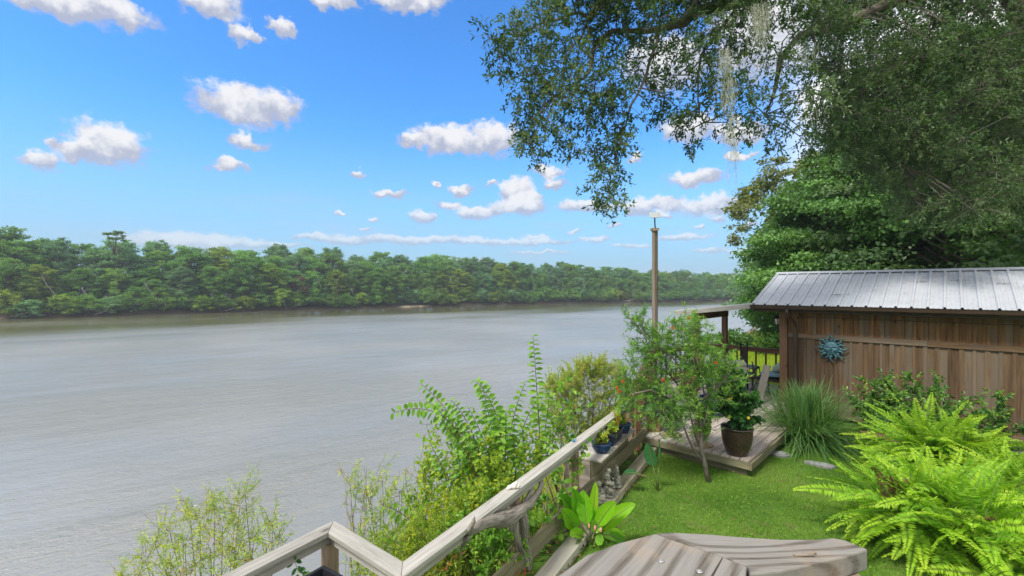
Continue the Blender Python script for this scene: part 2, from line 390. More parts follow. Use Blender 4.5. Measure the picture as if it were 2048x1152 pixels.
plain_mat('red_flower', (.62, .035, .02), .6)
plain_mat('pink_flower', (.70, .30, .25), .6)
plain_mat('yellow_flower', (.72, .50, .02), .6)
plain_mat('bamboo', (.30, .18, .08), .6, 0, .5, 20)
plain_mat('saucer_wood', (.30, .22, .12), .8)
plain_mat('dead_leaf', (.17, .085, .035), .85, 0, .5, 3)
plain_mat('wire', (.02, .02, .02), .5)
def roof_mat():
    m, t, b, out = new_mat('roof_metal'); g = t.attr('gc', 'Vector')
    n = t.noise(g, 3, 5, .6); n2 = t.noise(t.vec('MULTIPLY', g, (1, .12, 1)), 26, 4, .6)
    c = t.mix(t.smooth(t.math('MULTIPLY_ADD', n2, .6, n), .55, 1.05), (.47, .495, .53), (.41, .43, .46))
    sp = t.smooth(t.noise(g, 42, 2, .5), .69, .74); c = t.mix(t.math('MULTIPLY', sp, .7), c, (.10, .075, .06))
    t.l.new(c, b.inputs['Base Color']); b.inputs['Metallic'].default_value = .15
    t.put(b.inputs['Roughness'], t.math('MULTIPLY_ADD', n2, .12, .42)); bump(t, b, n, .05, .01)
roof_mat()
# foliage
leaf_mat('oak_leaf', [(.032, .07, .024), (.062, .118, .042), (.105, .17, .07), (.165, .23, .11)], .4, .5, .1, .22)
leaf_mat('moss_fibre', [(.34, .35, .30), (.50, .51, .45)], .3, .9, .1, .1)
leaf_mat('bank_leaf_a', [(.08, .18, .05), (.14, .265, .065), (.21, .36, .09)], .5, .6, .4, .15, .03)
leaf_mat('bank_leaf_b', [(.09, .20, .10), (.15, .28, .14), (.24, .39, .20)], .5, .6, .35, .15, .03)
leaf_mat('bank_leaf_c', [(.10, .17, .03), (.18, .27, .04), (.29, .38, .06)], .4, .6, .35, .15, .03)
leaf_mat('bank_leaf_dead', [(.14, .08, .05), (.22, .14, .09), (.12, .13, .05)], .2, .8, .2, .1)
leaf_mat('right_leaf', [(.06, .14, .035), (.11, .23, .055), (.17, .31, .085)], .35, .5, .25, .3)
leaf_mat('dark_leaf', [(.045, .095, .032), (.085, .16, .052), (.135, .22, .08)], .4, .45, .2, .35)
leaf_mat('cedar_leaf', [(.04, .11, .018), (.075, .18, .03), (.12, .25, .045)], .3, .6, .1, .2)
leaf_mat('olive_leaf', [(.08, .10, .025), (.14, .17, .045), (.20, .22, .07)], .35, .6, .1, .2)
leaf_mat('fern_leaf', [(.07, .19, .012), (.17, .36, .018), (.31, .51, .028), (.44, .60, .045)], .42, .5, .12, .3)
leaf_mat('grass_blade', [(.07, .17, .018), (.13, .27, .028), (.19, .34, .04), (.27, .36, .08)], .4, .6, 0, .2)
leaf_mat('far_grass', [(.24, .36, .02), (.36, .48, .03), (.48, .52, .06)], .45, .6, 0, .2)
leaf_mat('lemongrass_leaf', [(.035, .10, .022), (.07, .17, .035), (.13, .25, .07), (.28, .34, .16)], .35, .45, 0, .3)
leaf_mat('shrub_leaf', [(.035, .11, .02), (.07, .19, .028), (.13, .28, .04), (.28, .38, .045)], .35, .4, .1, .4)
leaf_mat('hibiscus_leaf', [(.02, .085, .02), (.045, .15, .03), (.09, .23, .04)], .3, .3, .1, .5)
leaf_mat('brush_leaf', [(.06, .17, .03), (.12, .27, .04), (.21, .38, .055), (.34, .50, .08)], .4, .5, .1, .3)
leaf_mat('banana_leaf', [(.03, .12, .04), (.05, .17, .055), (.08, .22, .08)], .3, .3, 0, .5)
leaf_mat('ginger_leaf', [(.09, .32, .012), (.16, .43, .015), (.28, .52, .02)], .45, .32, 0, .5)
leaf_mat('sapling_leaf', [(.10, .25, .03), (.19, .38, .04), (.32, .50, .055)], .45, .45, .1, .35)
leaf_mat('yellow_leaf', [(.14, .25, .025), (.25, .38, .03), (.38, .47, .04), (.50, .46, .04)], .45, .55, .2, .25)
leaf_mat('willow_leaf', [(.20, .34, .04), (.36, .50, .06), (.50, .58, .10), (.40, .24, .11)], .45, .55, .1, .25)
leaf_mat('tamarisk_leaf', [(.26, .38, .06), (.40, .50, .10), (.46, .48, .12), (.38, .28, .10)], .45, .7, .1, .15)
leaf_mat('vine_leaf', [(.11, .27, .035), (.20, .40, .05), (.34, .50, .06)], .45, .45, 0, .3)
leaf_mat('red_bract', [(.6, .06, .03), (.75, .14, .05)], .3, .6, 0, .2)
leaf_mat('succulent_leaf', [(.16, .32, .03), (.30, .45, .04), (.42, .5, .05), (.5, .25, .06)], .3, .45, 0, .35)
# ground: lawn on top, leaf litter and mud on the slope, pale sand at the water's edge in places
def ground_mat():
    m, t, b, out = new_mat('earth'); geo = t.node('ShaderNodeNewGeometry'); P = geo.outputs['Position']
    sp = t.node('ShaderNodeSeparateXYZ'); t.l.new(P, sp.inputs[0])
    n = t.noise(P, .9, 4, .6); n2 = t.noise(P, 9, 5, .65); n3 = t.noise(P, 60, 3, .6)
    n5 = t.noise(P, 2.3, 5, .65)
    grass = t.ramp(t.math('MULTIPLY_ADD', n2, .5, t.math('MULTIPLY', n, .5)), [(.3, (.05, .10, .02)), (.48, (.085, .17, .025)), (.6, (.13, .21, .04)), (.72, (.19, .17, .07))])
    grass = t.mix(t.smooth(n5, .56, .72), grass, (.16, .14, .07))
    mud = t.ramp(t.math('MULTIPLY_ADD', n3, .4, t.math('MULTIPLY', n2, .6)), [(.32, (.035, .027, .02)), (.5, (.11, .09, .07)), (.68, (.26, .22, .18))])
    far = t.smooth(sp.outputs[1], 60, 70)
    mud = t.mix(far, mud, t.ramp(n2, [(.35, (.022, .018, .013)), (.7, (.085, .068, .045))]))
    sandf = t.math('MULTIPLY', t.smooth(t.noise(P, .035, 2, .5), .52, .62), t.math('MULTIPLY', far, t.math('SUBTRACT', 1.0, t.smooth(sp.outputs[2], -3.3, -3.05))))
    mud = t.mix(sandf, mud, (.30, .24, .17))
    k = t.smooth(t.math('MULTIPLY_ADD', t.math('SUBTRACT', n2, .5), .25, sp.outputs[2]), -.32, -.1)
    t.l.new(t.mix(k, mud, grass), b.inputs['Base Color']); b.inputs['Roughness'].default_value = .95; b.inputs['Specular IOR Level'].default_value = .1
    bump(t, b, t.math('ADD', n2, n3), .6, .04)
ground_mat()
def water_mat():
    m, t, b, out = new_mat('river'); P = t.node('ShaderNodeNewGeometry').outputs['Position']
    sp = t.node('ShaderNodeSeparateXYZ'); t.l.new(P, sp.inputs[0])
    # broad wind lanes that run with the river
    rot = t.node('ShaderNodeMapping'); rot.inputs['Rotation'].default_value = (0, 0, R(-38)); t.l.new(P, rot.inputs[0]); Q = rot.outputs[0]
    lane = t.noise(t.vec('MULTIPLY', Q, (.35, 1, 1)), .055, 4, .6)
    wind = t.smooth(lane, .36, .62)
    w1 = t.noise(t.vec('MULTIPLY', Q, (.55, 1, 1)), 2.6, 4, .62, .3); w2 = t.noise(t.vec('MULTIPLY', Q, (.6, 1, 1)), 9, 3, .6, .2)
    w3 = t.noise(t.vec('MULTIPLY', Q, (.5, 1, 1)), .6, 3, .55)
    w4 = t.noise(t.vec('MULTIPLY', Q, (.7, 1, 1)), 24, 2, .6)
    h = t.math('MULTIPLY_ADD', w2, .38, t.math('MULTIPLY', w1, .8)); h = t.math('MULTIPLY_ADD', w4, .12, h); h = t.math('MULTIPLY_ADD', w3, .9, h)
    amp = t.math('MULTIPLY_ADD', wind, .78, .22)
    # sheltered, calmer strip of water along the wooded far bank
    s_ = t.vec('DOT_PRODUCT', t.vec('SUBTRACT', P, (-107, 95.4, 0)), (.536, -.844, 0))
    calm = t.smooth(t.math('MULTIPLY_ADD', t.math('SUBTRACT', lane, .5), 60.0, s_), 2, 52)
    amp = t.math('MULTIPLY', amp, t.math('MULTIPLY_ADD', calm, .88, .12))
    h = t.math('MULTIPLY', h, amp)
    bank_refl = t.smooth(t.math('MULTIPLY_ADD', t.math('SUBTRACT', lane, .5), 90.0, s_), 8, 72)
    c = t.mix(t.smooth(t.noise(P, .05, 3, .5), .4, .65), (.225, .218, .178), (.27, .262, .225)); c = t.mix(bank_refl, (.098, .092, .042), c)  # tree reflection painted olive along the far bank, silvery sheen painted beyond
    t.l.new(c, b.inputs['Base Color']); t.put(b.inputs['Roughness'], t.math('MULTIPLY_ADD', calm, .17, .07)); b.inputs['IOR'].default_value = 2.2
    b.inputs['Specular IOR Level'].default_value = .5
    bump(t, b, h, 1.0, .15)
water_mat()
random.seed(5); rs = np.random.RandomState(5)
# ---------------------------------------------------------------- terrain
NEAR = [(-60, -60), (-8, -8), (-3.2, -.2), (-1.7, 3.1), (-.75, 3.2), (2.0, 7.7), (3.3, 11.9), (5.2, 14.2), (9.6, 20), (16, 30), (34, 52), (75, 100), (140, 180), (270, 330), (700, 900), (2500, 3000)]
BANK = [(-400, 60), (-190, 74), (-107, 95.4), (-72.5, 126), (-27.8, 164), (23, 197), (94, 227), (131, 246), (200, 300), (360, 430), (800, 1000), (2600, 3400)]
def sdist(poly, X, Y):
    best = np.full(X.shape, 1e9); sg = np.ones(X.shape)
    for (x0, y0), (x1, y1) in zip(poly[:-1], poly[1:]):
        dx, dy = x1 - x0, y1 - y0; L2 = dx * dx + dy * dy
        t = np.clip(((X - x0) * dx + (Y - y0) * dy) / L2, 0, 1); qx, qy = X - x0 - t * dx, Y - y0 - t * dy
        d = np.hypot(qx, qy); cr = dx * (Y - y0) - dy * (X - x0); m = d < best - 1e-9
        best = np.where(m, d, best); sg = np.where(m, np.sign(cr), sg)
    return best * sg          # positive to the left of the line
def height(X, Y):
    X = np.asarray(X, float); Y = np.asarray(Y, float)
    sn = -sdist(NEAR, X, Y); sf = sdist(BANK, X, Y)
    hn = np.where(sn > -.15, 0, np.interp(-sn, [0.15, .5, 1.3, 3.0, 5.2, 9, 12], [0, -.35, -1.15, -2.7, -3.75, -5.5, -6]))
    hf = np.interp(sf, [-6, 0, .6, 1.6, 12, 80, 3000], [-6, -3.66, -3.05, -2.6, -2.2, -1.9, -1.9])
    return np.maximum(hn, hf)
def build_ground():
    def axis(segs):
        out = []
        for a, b, s in segs: out += list(np.arange(a, b, s))
        return np.array(out + [segs[-1][1]])
    xs = axis([(-3000, -400, 260), (-400, -120, 20), (-120, -12, 4), (-12, 22, .3), (22, 60, 2), (60, 400, 12), (400, 3000, 260)])
    ys = axis([(-200, -20, 30), (-20, -4, 2), (-4, 34, .3), (34, 90, 4), (90, 260, 2.5), (260, 600, 20), (600, 3400, 280)])
    X, Y = np.meshgrid(xs, ys); Z = height(X, Y)
    near = (np.abs(X) < 30) & (Y < 40)
    for i in range(X.shape[0]):
        for j in range(X.shape[1]):
            x, y = X[i, j], Y[i, j]
            if near[i, j]:
                a = .012 if Z[i, j] > -.05 else .10
                Z[i, j] += a * mnoise.noise(Vector((x * 1.3, y * 1.3, 0))) + (a * .5) * mnoise.noise(Vector((x * 4, y * 4, 3)))
                if Z[i, j] > -.05: Z[i, j] -= .012
            elif Y[i, j] > 60: Z[i, j] += .35 * mnoise.noise(Vector((x * .13, y * .13, 0)))
    ny, nx = X.shape; idx = np.arange(nx * ny).reshape(ny, nx)
    q = np.stack([idx[:-1, :-1], idx[:-1, 1:], idx[1:, 1:], idx[1:, :-1]], -1).reshape(-1, 4)
    me = fast_mesh('ground', np.stack([X, Y, Z], -1).reshape(-1, 3), quads=q, rq=np.zeros(len(q)), smooth=True)
    tag(link('ground', me, MAT['earth']), kind='structure')
build_ground()
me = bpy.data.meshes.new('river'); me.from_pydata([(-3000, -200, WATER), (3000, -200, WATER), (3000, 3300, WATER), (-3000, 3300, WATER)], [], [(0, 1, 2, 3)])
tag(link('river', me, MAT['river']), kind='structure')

# ---------------------------------------------------------------- shed frame: a along the long wall (to the right), b inwards
C0 = Vector((6.25, 10.48, 0)); U = Vector((.722, -.692, 0)); W_ = Vector((.692, .722, 0))
def S(a, b, z=0.0): return C0 + U * a + W_ * b + Vector((0, 0, z))
ROT = math.atan2(U.y, U.x)
def build_shed():
    root = empty('garden_shed', S(0, 0), ROT, 'weathered board and batten wooden shed with ribbed metal roof beside the lawn', 'shed')
    LEN, DEP, ZB, ZT, ZM = 5.4, 3.6, .16, 2.46, 1.78
    # core walls (thin plywood behind the boards)
    hi, lo = MB(), MB()
    rng = random.Random(3)
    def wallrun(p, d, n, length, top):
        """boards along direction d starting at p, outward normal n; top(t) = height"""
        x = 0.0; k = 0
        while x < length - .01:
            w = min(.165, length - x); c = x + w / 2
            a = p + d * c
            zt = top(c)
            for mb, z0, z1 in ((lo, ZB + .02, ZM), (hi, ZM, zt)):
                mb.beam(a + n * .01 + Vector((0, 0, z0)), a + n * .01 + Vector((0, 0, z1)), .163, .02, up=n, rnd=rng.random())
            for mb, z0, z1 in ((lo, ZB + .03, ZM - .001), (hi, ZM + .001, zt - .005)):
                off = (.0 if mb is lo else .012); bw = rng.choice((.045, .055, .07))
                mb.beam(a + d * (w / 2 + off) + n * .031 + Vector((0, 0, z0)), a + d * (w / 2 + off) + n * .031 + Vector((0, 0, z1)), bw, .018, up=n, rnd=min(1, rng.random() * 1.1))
            x += .166; k += 1
    d, n = U, -W_
    wallrun(S(0.1, 0), U, -W_, LEN - .1, lambda c: ZT)
    gab = lambda c: ZT + (min(c, DEP - c) + .4) * .354 - .1
    wallrun(S(0, DEP), -W_, -U, DEP, gab)
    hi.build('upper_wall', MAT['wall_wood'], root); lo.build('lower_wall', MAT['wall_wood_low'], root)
    m = MB()
    m.beam(S(.1, -.047, ZM), S(2.45, -.047, ZM), .02, .105, up=(0, 0, 1)); m.beam(S(2.455, -.05, ZM), S(LEN, -.05, ZM), .02, .11)
    m.beam(S(-.047, 0.1, ZM), S(-.047, DEP, ZM), .02, .105)
    m.build('belt_board', MAT['wall_wood_low'], root)
    m = MB(); m.beam(S(-.03, -.05, ZB), S(LEN, -.05, ZB), .03, .2); m.beam(S(-.05, 0, ZB), S(-.05, DEP, ZB), .03, .2)
    m.build('skirt_board', MAT['wall_wood_low'], root, bevel=.003)
    m = MB(); m.beam(S(.02, -.045, .05), S(.02, -.045, ZT), .15, .12, up=tuple(W_)); m.build('corner_post', MAT['porch_wood'], root, bevel=.004)
    m = MB()      # interior blocker walls + back, so that no light shows through
    for p, q in ((S(.05, .03), S(LEN, .03)), (S(.05, DEP - .03), S(LEN, DEP - .03)), (S(LEN, .03), S(LEN, DEP)), (S(.03, .05), S(.03, DEP))):
        m.beam(p + Vector((0, 0, (ZT + ZB) / 2)), q + Vector((0, 0, (ZT + ZB) / 2)), .03, ZT - ZB)
    m.build('inner_wall', MAT['dark_wood'], root)
    m = MB()
    for b in (.35, 1.8, 3.2): m.beam(S(.1, b, .03), S(LEN, b, .03), .12, .2)
    for a in (.3, 1.8, 3.3, 4.8): m.beam(S(a, .02, -.02), S(a, .3, -.02), .2, .16)
    m.build('floor_skid', MAT['dark_wood'], root)
    # roof
    RA0, RA1, B0, BR, B1 = -.537, LEN + .4, -.4, 1.8, 4.0; ZE, ZR = 2.47, 3.24
    roof = MB()
    for side in (0, 1):
        bb = B0 if side == 0 else B1
        prof = []; a = RA0; rib = .229
        nrib = int((RA1 - RA0) / rib) + 1
        for i in range(nrib):
            s0 = RA0 + i * rib
            for da, dz in ((0, 0), (.010, .03), (.040, .03), (.052, 0), (.095, 0), (.1, .005), (.112, .005), (.117, 0), (.16, 0), (.165, .005), (.177, .005), (.182, 0)):
                prof.append((s0 + da, dz))
        nrm = Vector((0, 0, 1))
        vs = []; g = []
        NR = 9
        for a, dz in prof:
            for k in range(NR + 1):
                f = k / NR; b = bb + (BR - bb) * f; z = ZE + (ZR - ZE) * f + dz
                vs.append(S(a, b, z)); g.append((a, f * 2.2 + side * 9, z))
        fs = [(i * (NR + 1) + k, (i + 1) * (NR + 1) + k, (i + 1) * (NR + 1) + k + 1, i * (NR + 1) + k + 1) for i in range(len(prof) - 1) for k in range(NR)]
        roof.add(vs, fs, g, .5)
    rf = roof.build('roof', MAT['roof_metal'], root); sm = rf.modifiers.new('sheet', 'SOLIDIFY'); sm.thickness = .004; sm.offset = -1
    m = MB()
    vs = [S(RA0 - .01, 1.66, ZR - .045 + .028), S(RA0 - .01, 1.8, ZR + .034), S(RA0 - .01, 1.94, ZR - .045 + .028), S(RA1, 1.66, ZR - .045 + .028), S(RA1, 1.8, ZR + .034), S(RA1, 1.94, ZR - .045 + .028)]
    m.add(vs, [(0, 3, 4, 1), (1, 4, 5, 2)], None, .5)
    rc = m.build('ridge_cap', MAT['roof_metal'], rf); q = rc.modifiers.new('sheet', 'SOLIDIFY'); q.thickness = .004
    m = MB()
    for b, sgn in ((B0, 1), (B1, -1)):
        m.beam(S(RA0 - .012, b, ZE - .02), S(RA0 - .012, BR, ZR - .02), .018, .09, up=(0, 0, 1))
    m.build('rake_trim', MAT['roof_metal'], rf)
    m = MB(); m.beam(S(RA0, B0 + .03, ZE - .09), S(RA1, B0 + .03, ZE - .09), .03, .13); m.beam(S(RA0 + .02, B0, ZE - .11), S(RA0 + .02, BR, ZR - .11), .025, .09)
    m.beam(S(RA0 + .05, -.18, ZE - .04), S(RA1, -.18, ZE - .04), .34, .015)
    m.build('fascia', MAT['dark_wood'], root)
    # gutter: open half-round channel, and the downpipe with its offset
    g = MB(); pr = [(-.002, .0), (-.006, -.055), (-.03, -.085), (-.075, -.088), (-.105, -.06), (-.115, -.01), (-.122, .004), (-.112, .006), (-.10, -.012), (-.09, -.05), (-.05, -.075), (-.02, -.055)]
    vs = [S(RA0 - .03, B0 + x + .012, ZE - .015 + z) for x, z in pr] + [S(RA1, B0 + x + .012, ZE - .015 + z) for x, z in pr]; k = len(pr)
    g.add(vs, [(i, i + 1, k + i + 1, k + i) for i in range(k - 1)] + [tuple(range(6)) ], None, .5)
    gu = g.build('gutter', MAT['gutter_brown'], root); q = gu.modifiers.new('sheet', 'SOLIDIFY'); q.thickness = .002
    m = MB(); pts = [S(.17, -.45, 2.40), S(.17, -.45, 2.31), S(.19, -.40, 2.25), S(.24, -.22, 2.12), S(.26, -.12, 2.04), S(.26, -.105, 1.95), S(.26, -.105, 1.2), S(.26, -.105, .42), S(.26, -.16, .36)]
    m.tube(pts, [.038, .038, .04, .038, .04, .038, .038, .038, .038], 10); m.build('downpipe', MAT['gutter_brown'], root, smooth=True)
    # porch roof carried on two posts at the river end
    PA = RA0 - 1.83; p = MB()
    za, zb = ZE + .02, 2.26
    def slab(mb, b0, b1, dz, th, a0=RA0 - .02, a1=PA):
        z0, z1 = za + dz, zb + dz
        vs = [S(a0, b0, z0), S(a1, b0, z1), S(a1, b1, z1), S(a0, b1, z0)]; vs += [v - Vector((0, 0, th)) for v in vs]
        gg = [(v.dot(U), v.dot(W_), v.z) for v in vs]
        mb.add(vs, [(0, 3, 2, 1), (4, 5, 6, 7), (0, 1, 5, 4), (1, 2, 6, 5), (2, 3, 7, 6), (3, 0, 4, 7)], gg, .5)
    slab(p, -.43, 2.1, 0, .012)
    pr = p.build('porch_roof', MAT['roof_metal'], root)
    r = MB()
    for i in range(11): slab(r, -.40 + i * .24, -.385 + i * .24 + .01, .014, .014)
    r.build('roof_rib', MAT['roof_metal'], pr)
    m = MB(); slab(m, -.44, -.40, -.013, .10); slab(m, 2.06, 2.1, -.013, .10); m.build('edge_board', MAT['rail_wood'], pr)
    m = MB()
    for i in range(6): slab(m, -.1 + i * .38, -.06 + i * .38, -.014, .085)
    m.build('rafter', MAT['porch_wood'], pr)
    m = MB(); m.beam(S(-1.9, -.34, 2.12), S(-1.9, 1.98, 2.12), .09, .16); m.build('beam', MAT['porch_wood'], pr, bevel=.004)
    for b in (-.24, 1.8):
        m = MB(); m.beam(S(-1.9, b, .25), S(-1.9, b, 2.04), .135, .135, up=tuple(W_)); m.build('post', MAT['porch_wood'], pr, bevel=.005)
    return root
shed = build_shed()
# cable with clips along the wall
m = MB(); pts = [S(.3 + i * .42, -.075, 2.21 - .012 * (i % 2)) for i in range(12)]; m.tube(pts, .004, 5)
for p_ in pts[::2]: m.ball(p_ + Vector((0, 0, -.03)), (.015, .015, .025), 8, 5)
tag(m.build('light_string', MAT['wire']), 'thin dark cable with small clips running along the top of the shed wall', 'cable')

# ---------------------------------------------------------------- deck
DZ = .25
A_left = lambda b: -1.15 + (b + 4.5) * (-1.68 / 3.53) if b < -.97 else -2.83 + (b + .97) * (.23 / 2.77)
def build_deck():
    root = empty('timber_deck', S(-1, -1), ROT, 'low weathered grey timber deck of narrow boards between lawn and river', 'deck')
    m = MB(); a = -2.82; pitch = .142
    while a < .58:
        c = a + pitch / 2
        b0 = -4.5
        if c < -1.15:
            b0 = -4.5 + (-1.15 - c) / 1.68 * 3.53
            if c < -2.83: b0 = -.97
        b1 = 1.85 if c < -.1 else -.12
        w = min(pitch, .60 - a)
        cuts = [b0]; x = b0 + random.uniform(1.5, 3.2)
        while x < b1 - .4: cuts.append(x); x += random.uniform(2.2, 3.2)
        cuts.append(b1)
        for p0, p1 in zip(cuts[:-1], cuts[1:]):
            m.beam(S(c, p0 + .002, DZ - .016 + random.uniform(-.002, .002)), S(c, p1 - .002, DZ - .016), w - .012, .032)
        a += pitch
    m.build('deck_board', MAT['deck_wood'], root, bevel=.003)['kind'] = 'stuff' if False else 'part'
    m = MB(); m.beam(S(-1.18, -4.47, .165), S(.60, -4.47, .165), .04, .11); m.beam(S(.60, -4.5, .165), S(.60, -.2, .165), .04, .11); m.beam(S(-1.1, -4.38, .04), S(.52, -4.38, .04), .05, .10)
    m.beam(S(-1.17, -4.45, .12), S(-2.83, -.97, .12), .04, .2); m.beam(S(-2.83, -.97, .12), S(-2.6, 1.85, .12), .04, .2); m.beam(S(-2.6, 1.85, .12), S(-.1, 1.85, .12), .04, .2)
    m.build('rim_joist', MAT['mossy_wood'], root, bevel=.003)
    m = MB()
    for b in (-3.3, -1.8, -.3, 1.2): m.beam(S(A_left(b) + .1, b, .1), S(.5 if b < -.2 else -.2, b, .1), .05, .18)
    for a_, b_ in ((-1.2, -4.2), (-2.0, -2.7), (-2.75, -1.0), (-2.6, .4), (-2.5, 1.7)): m.beam(S(a_ + .1, b_, -2.2), S(a_ + .1, b_, .08), .12, .12, up=tuple(W_))
    m.build('underframe', MAT['dark_wood'], root)
build_deck()
for o in bpy.data.objects:
    if 'kind' in o and o['kind'] == 'part': del o['kind']
def build_deck_rail():
    P = [Vector((2.2, 8.0, 0)), S(-2.79, -.97), S(-2.55, 1.8), S(-.1, 1.8)]; P[0].z = 0
    root = empty('deck_railing', P[0], 0, 'brown timber railing with slim balusters along the river side of the deck', 'railing')
    for i, (p, q) in enumerate(zip(P[:-1], P[1:])):
        z = Vector((0, 0, 1)); m = MB()
        m.beam(p + z * 1.2, q + z * 1.2, .12, .036); m.beam(p + z * 1.135, q + z * 1.135, .036, .09); m.build('top_rail', MAT['porch_wood'], root, bevel=.003)
        m = MB(); m.beam(p + z * .36, q + z * .36, .036, .09); m.build('bottom_rail', MAT['porch_wood'], root)
        L = (q - p).length; n = int(L / .24)
        for k in range(1, n):
            c = p + (q - p) * (k / n) ; m = MB(); m.beam(c + z * .34, c + z * 1.12, .034, .034); m.build('baluster', MAT['porch_wood'], root)
    for p in P[:3]:
        m = MB(); m.beam(p + Vector((0, 0, .0)), p + Vector((0, 0, 1.24)), .09, .09, up=(1, .3, 0)); m.build('post', MAT['porch_wood'], root, bevel=.004)
build_deck_rail()

# ---------------------------------------------------------------- long grey handrail between lawn and slope
FD = Vector((.515, .857, 0)); FN = Vector((.857, -.515, 0))        # along the fence, and towards the lawn
F0 = Vector((-.74, 3.06, 0)); F1 = Vector((2.02, 7.66, 0))
def Fy(Y, off=0, z=0):
    t = (Y - F0.y) / (F1.y - F0.y); return F0 + (F1 - F0) * t + FN * off + Vector((0, 0, z))
def mitre_path(pts, w, z0, z1, mat, name, parent, bevel=.004):
    pts = [Vector((p[0], p[1])) for p in pts]; n = len(pts); sides = []
    for i in range(n):
        if i == 0: d = (pts[1] - pts[0]).normalized(); nn = Vector((-d.y, d.x)); k = 1
        elif i == n - 1: d = (pts[-1] - pts[-2]).normalized(); nn = Vector((-d.y, d.x)); k = 1
        else:
            d0 = (pts[i] - pts[i - 1]).normalized(); d1 = (pts[i + 1] - pts[i]).normalized()
            n0 = Vector((-d0.y, d0.x)); n1 = Vector((-d1.y, d1.x)); nn = (n0 + n1).normalized(); k = 1 / nn.dot(n0)
        sides.append((pts[i] + nn * w / 2 * k, pts[i] - nn * w / 2 * k))
    for i in range(n - 1):
        m = MB(); d = (pts[i + 1] - pts[i]).normalized(); e = d * .0015
        a, b = sides[i]; c, f = sides[i + 1]
        m.prism([b + e, f - e, c - e, a + e], z0, z1, axis=d); m.build(name, mat, parent, bevel=bevel)
def build_garden_rail():
    root = empty('garden_railing', F0, 0, 'pale weathered handrail on brown posts turning a zigzag corner above the river slope', 'railing')
    path = [(-3.35, .72), (-1.93, 2.95), (-1.43, 3.62), (F0.x, F0.y), (F1.x, F1.y)]
    path = [(-2.75, 1.60), (-1.44, 3.62), (F0.x, F0.y), (F1.x, F1.y)]
    mitre_path(path, .125, .915, .955, MAT['rail_wood'], 'top_rail', root)
    mitre_path(path, .04, .83, .913, MAT['rail_wood'], 'under_rail', root)
    for (x, y) in (tuple(Fy(7.62, -.01)[:2]), tuple(Fy(5.56)[:2]), tuple(Fy(4.33)[:2]), (F0.x + .01, F0.y + .02), (-1.44, 3.60), (-2.2, 2.44)):
        m = MB(); m.beam((x, y, -1.4 if y < 7 else -.6), (x, y, .84), .095, .095, up=(FD.x, FD.y, 0)); m.build('post', MAT['post_wood'], root, bevel=.004)
    m = MB(); m.beam(Fy(3.2, .075, .29), Fy(5.9, .075, .29), .036, .19); m.beam(Fy(5.905, .075, .29), Fy(8.35, .075, .29), .036, .19); m.build('kick_board', MAT['mossy_wood'], root, bevel=.003)
    m = MB(); m.beam((-2.55, 1.75, .60), (-1.50, 3.42, .60), .036, .09); m.build('lower_rail', MAT['rail_wood'], root, bevel=.003)
build_garden_rail()
m = MB()
m.beam(Fy(3.4, .235, .05), Fy(5.2, .235, .05), .17, .10); m.beam(Fy(5.21, .235, .052), Fy(8.0, .235, .052), .17, .10)
tag(m.build('garden_sleeper', MAT['sleeper_wood'], bevel=.006), 'long flat timber edging board lying on the ground along the inside of the handrail', 'edging')
# stair landing on the river side where the zigzag is
m = MB()
for i in range(9):
    o = FN * (-.05 - i * .142)
    a_ = Vector((-1.43, 3.6, .03)) + Vector((-.08, -.12, 0)) * i * 0
for i in range(8):
    p = Vector((-.78, 3.0, 0)) + Vector((-.70, .54, 0)).normalized() * (.05 + .142 * i) - Vector((0, 0, -.04)); q = p - Vector((.545, .838, 0)) * 2.6
    m.beam(p - Vector((0, 0, .02)), q - Vector((0, 0, .02)), .13, .034)
tag(m.build('stair_landing', MAT['deck_wood'], bevel=.003), 'small timber landing inside the zigzag corner of the handrail', 'landing')

# ---------------------------------------------------------------- potting bench outside the handrail
def build_bench():
    a0, a1 = 5.98, 7.32; zt = .60
    root = empty('potting_bench', Fy(6.6, -.1), 0, 'slatted timber bench box holding three planters against the handrail', 'bench')
    m = MB(); n = 11
    for i in range(n):
        y = a0 + (a1 - a0) * (i + .5) / n; wd = (a1 - a0) / n / .857 - .014
        if i == 0: m.beam(Fy(y, -.34, zt), Fy(y, .18, zt), wd + .04, .03)
        else: m.beam(Fy(y, -.34, zt), Fy(y, .18, zt), wd, .03)
    m.build('seat_slat', MAT['deck_wood'], root, bevel=.003)
    m = MB(); m.beam(Fy(a0, .04, .36), Fy(a1, .04, .36), .03, .44); m.build('side_board', MAT['mossy_wood'], root)
    m = MB(); m.beam(Fy(a0 - .0, -.32, .36), Fy(a0, .02, .36), .03, .44); m.beam(Fy(a0 - .0, -.32, -.02), Fy(a0, .02, -.02), .03, .3); m.build('end_board', MAT['deck_wood'], root)
    m = MB(); m.beam(Fy(a0, -.33, .36), Fy(a1, -.33, .36), .03, .44); m.build('back_board', MAT['sleeper_wood'], root)
build_bench()

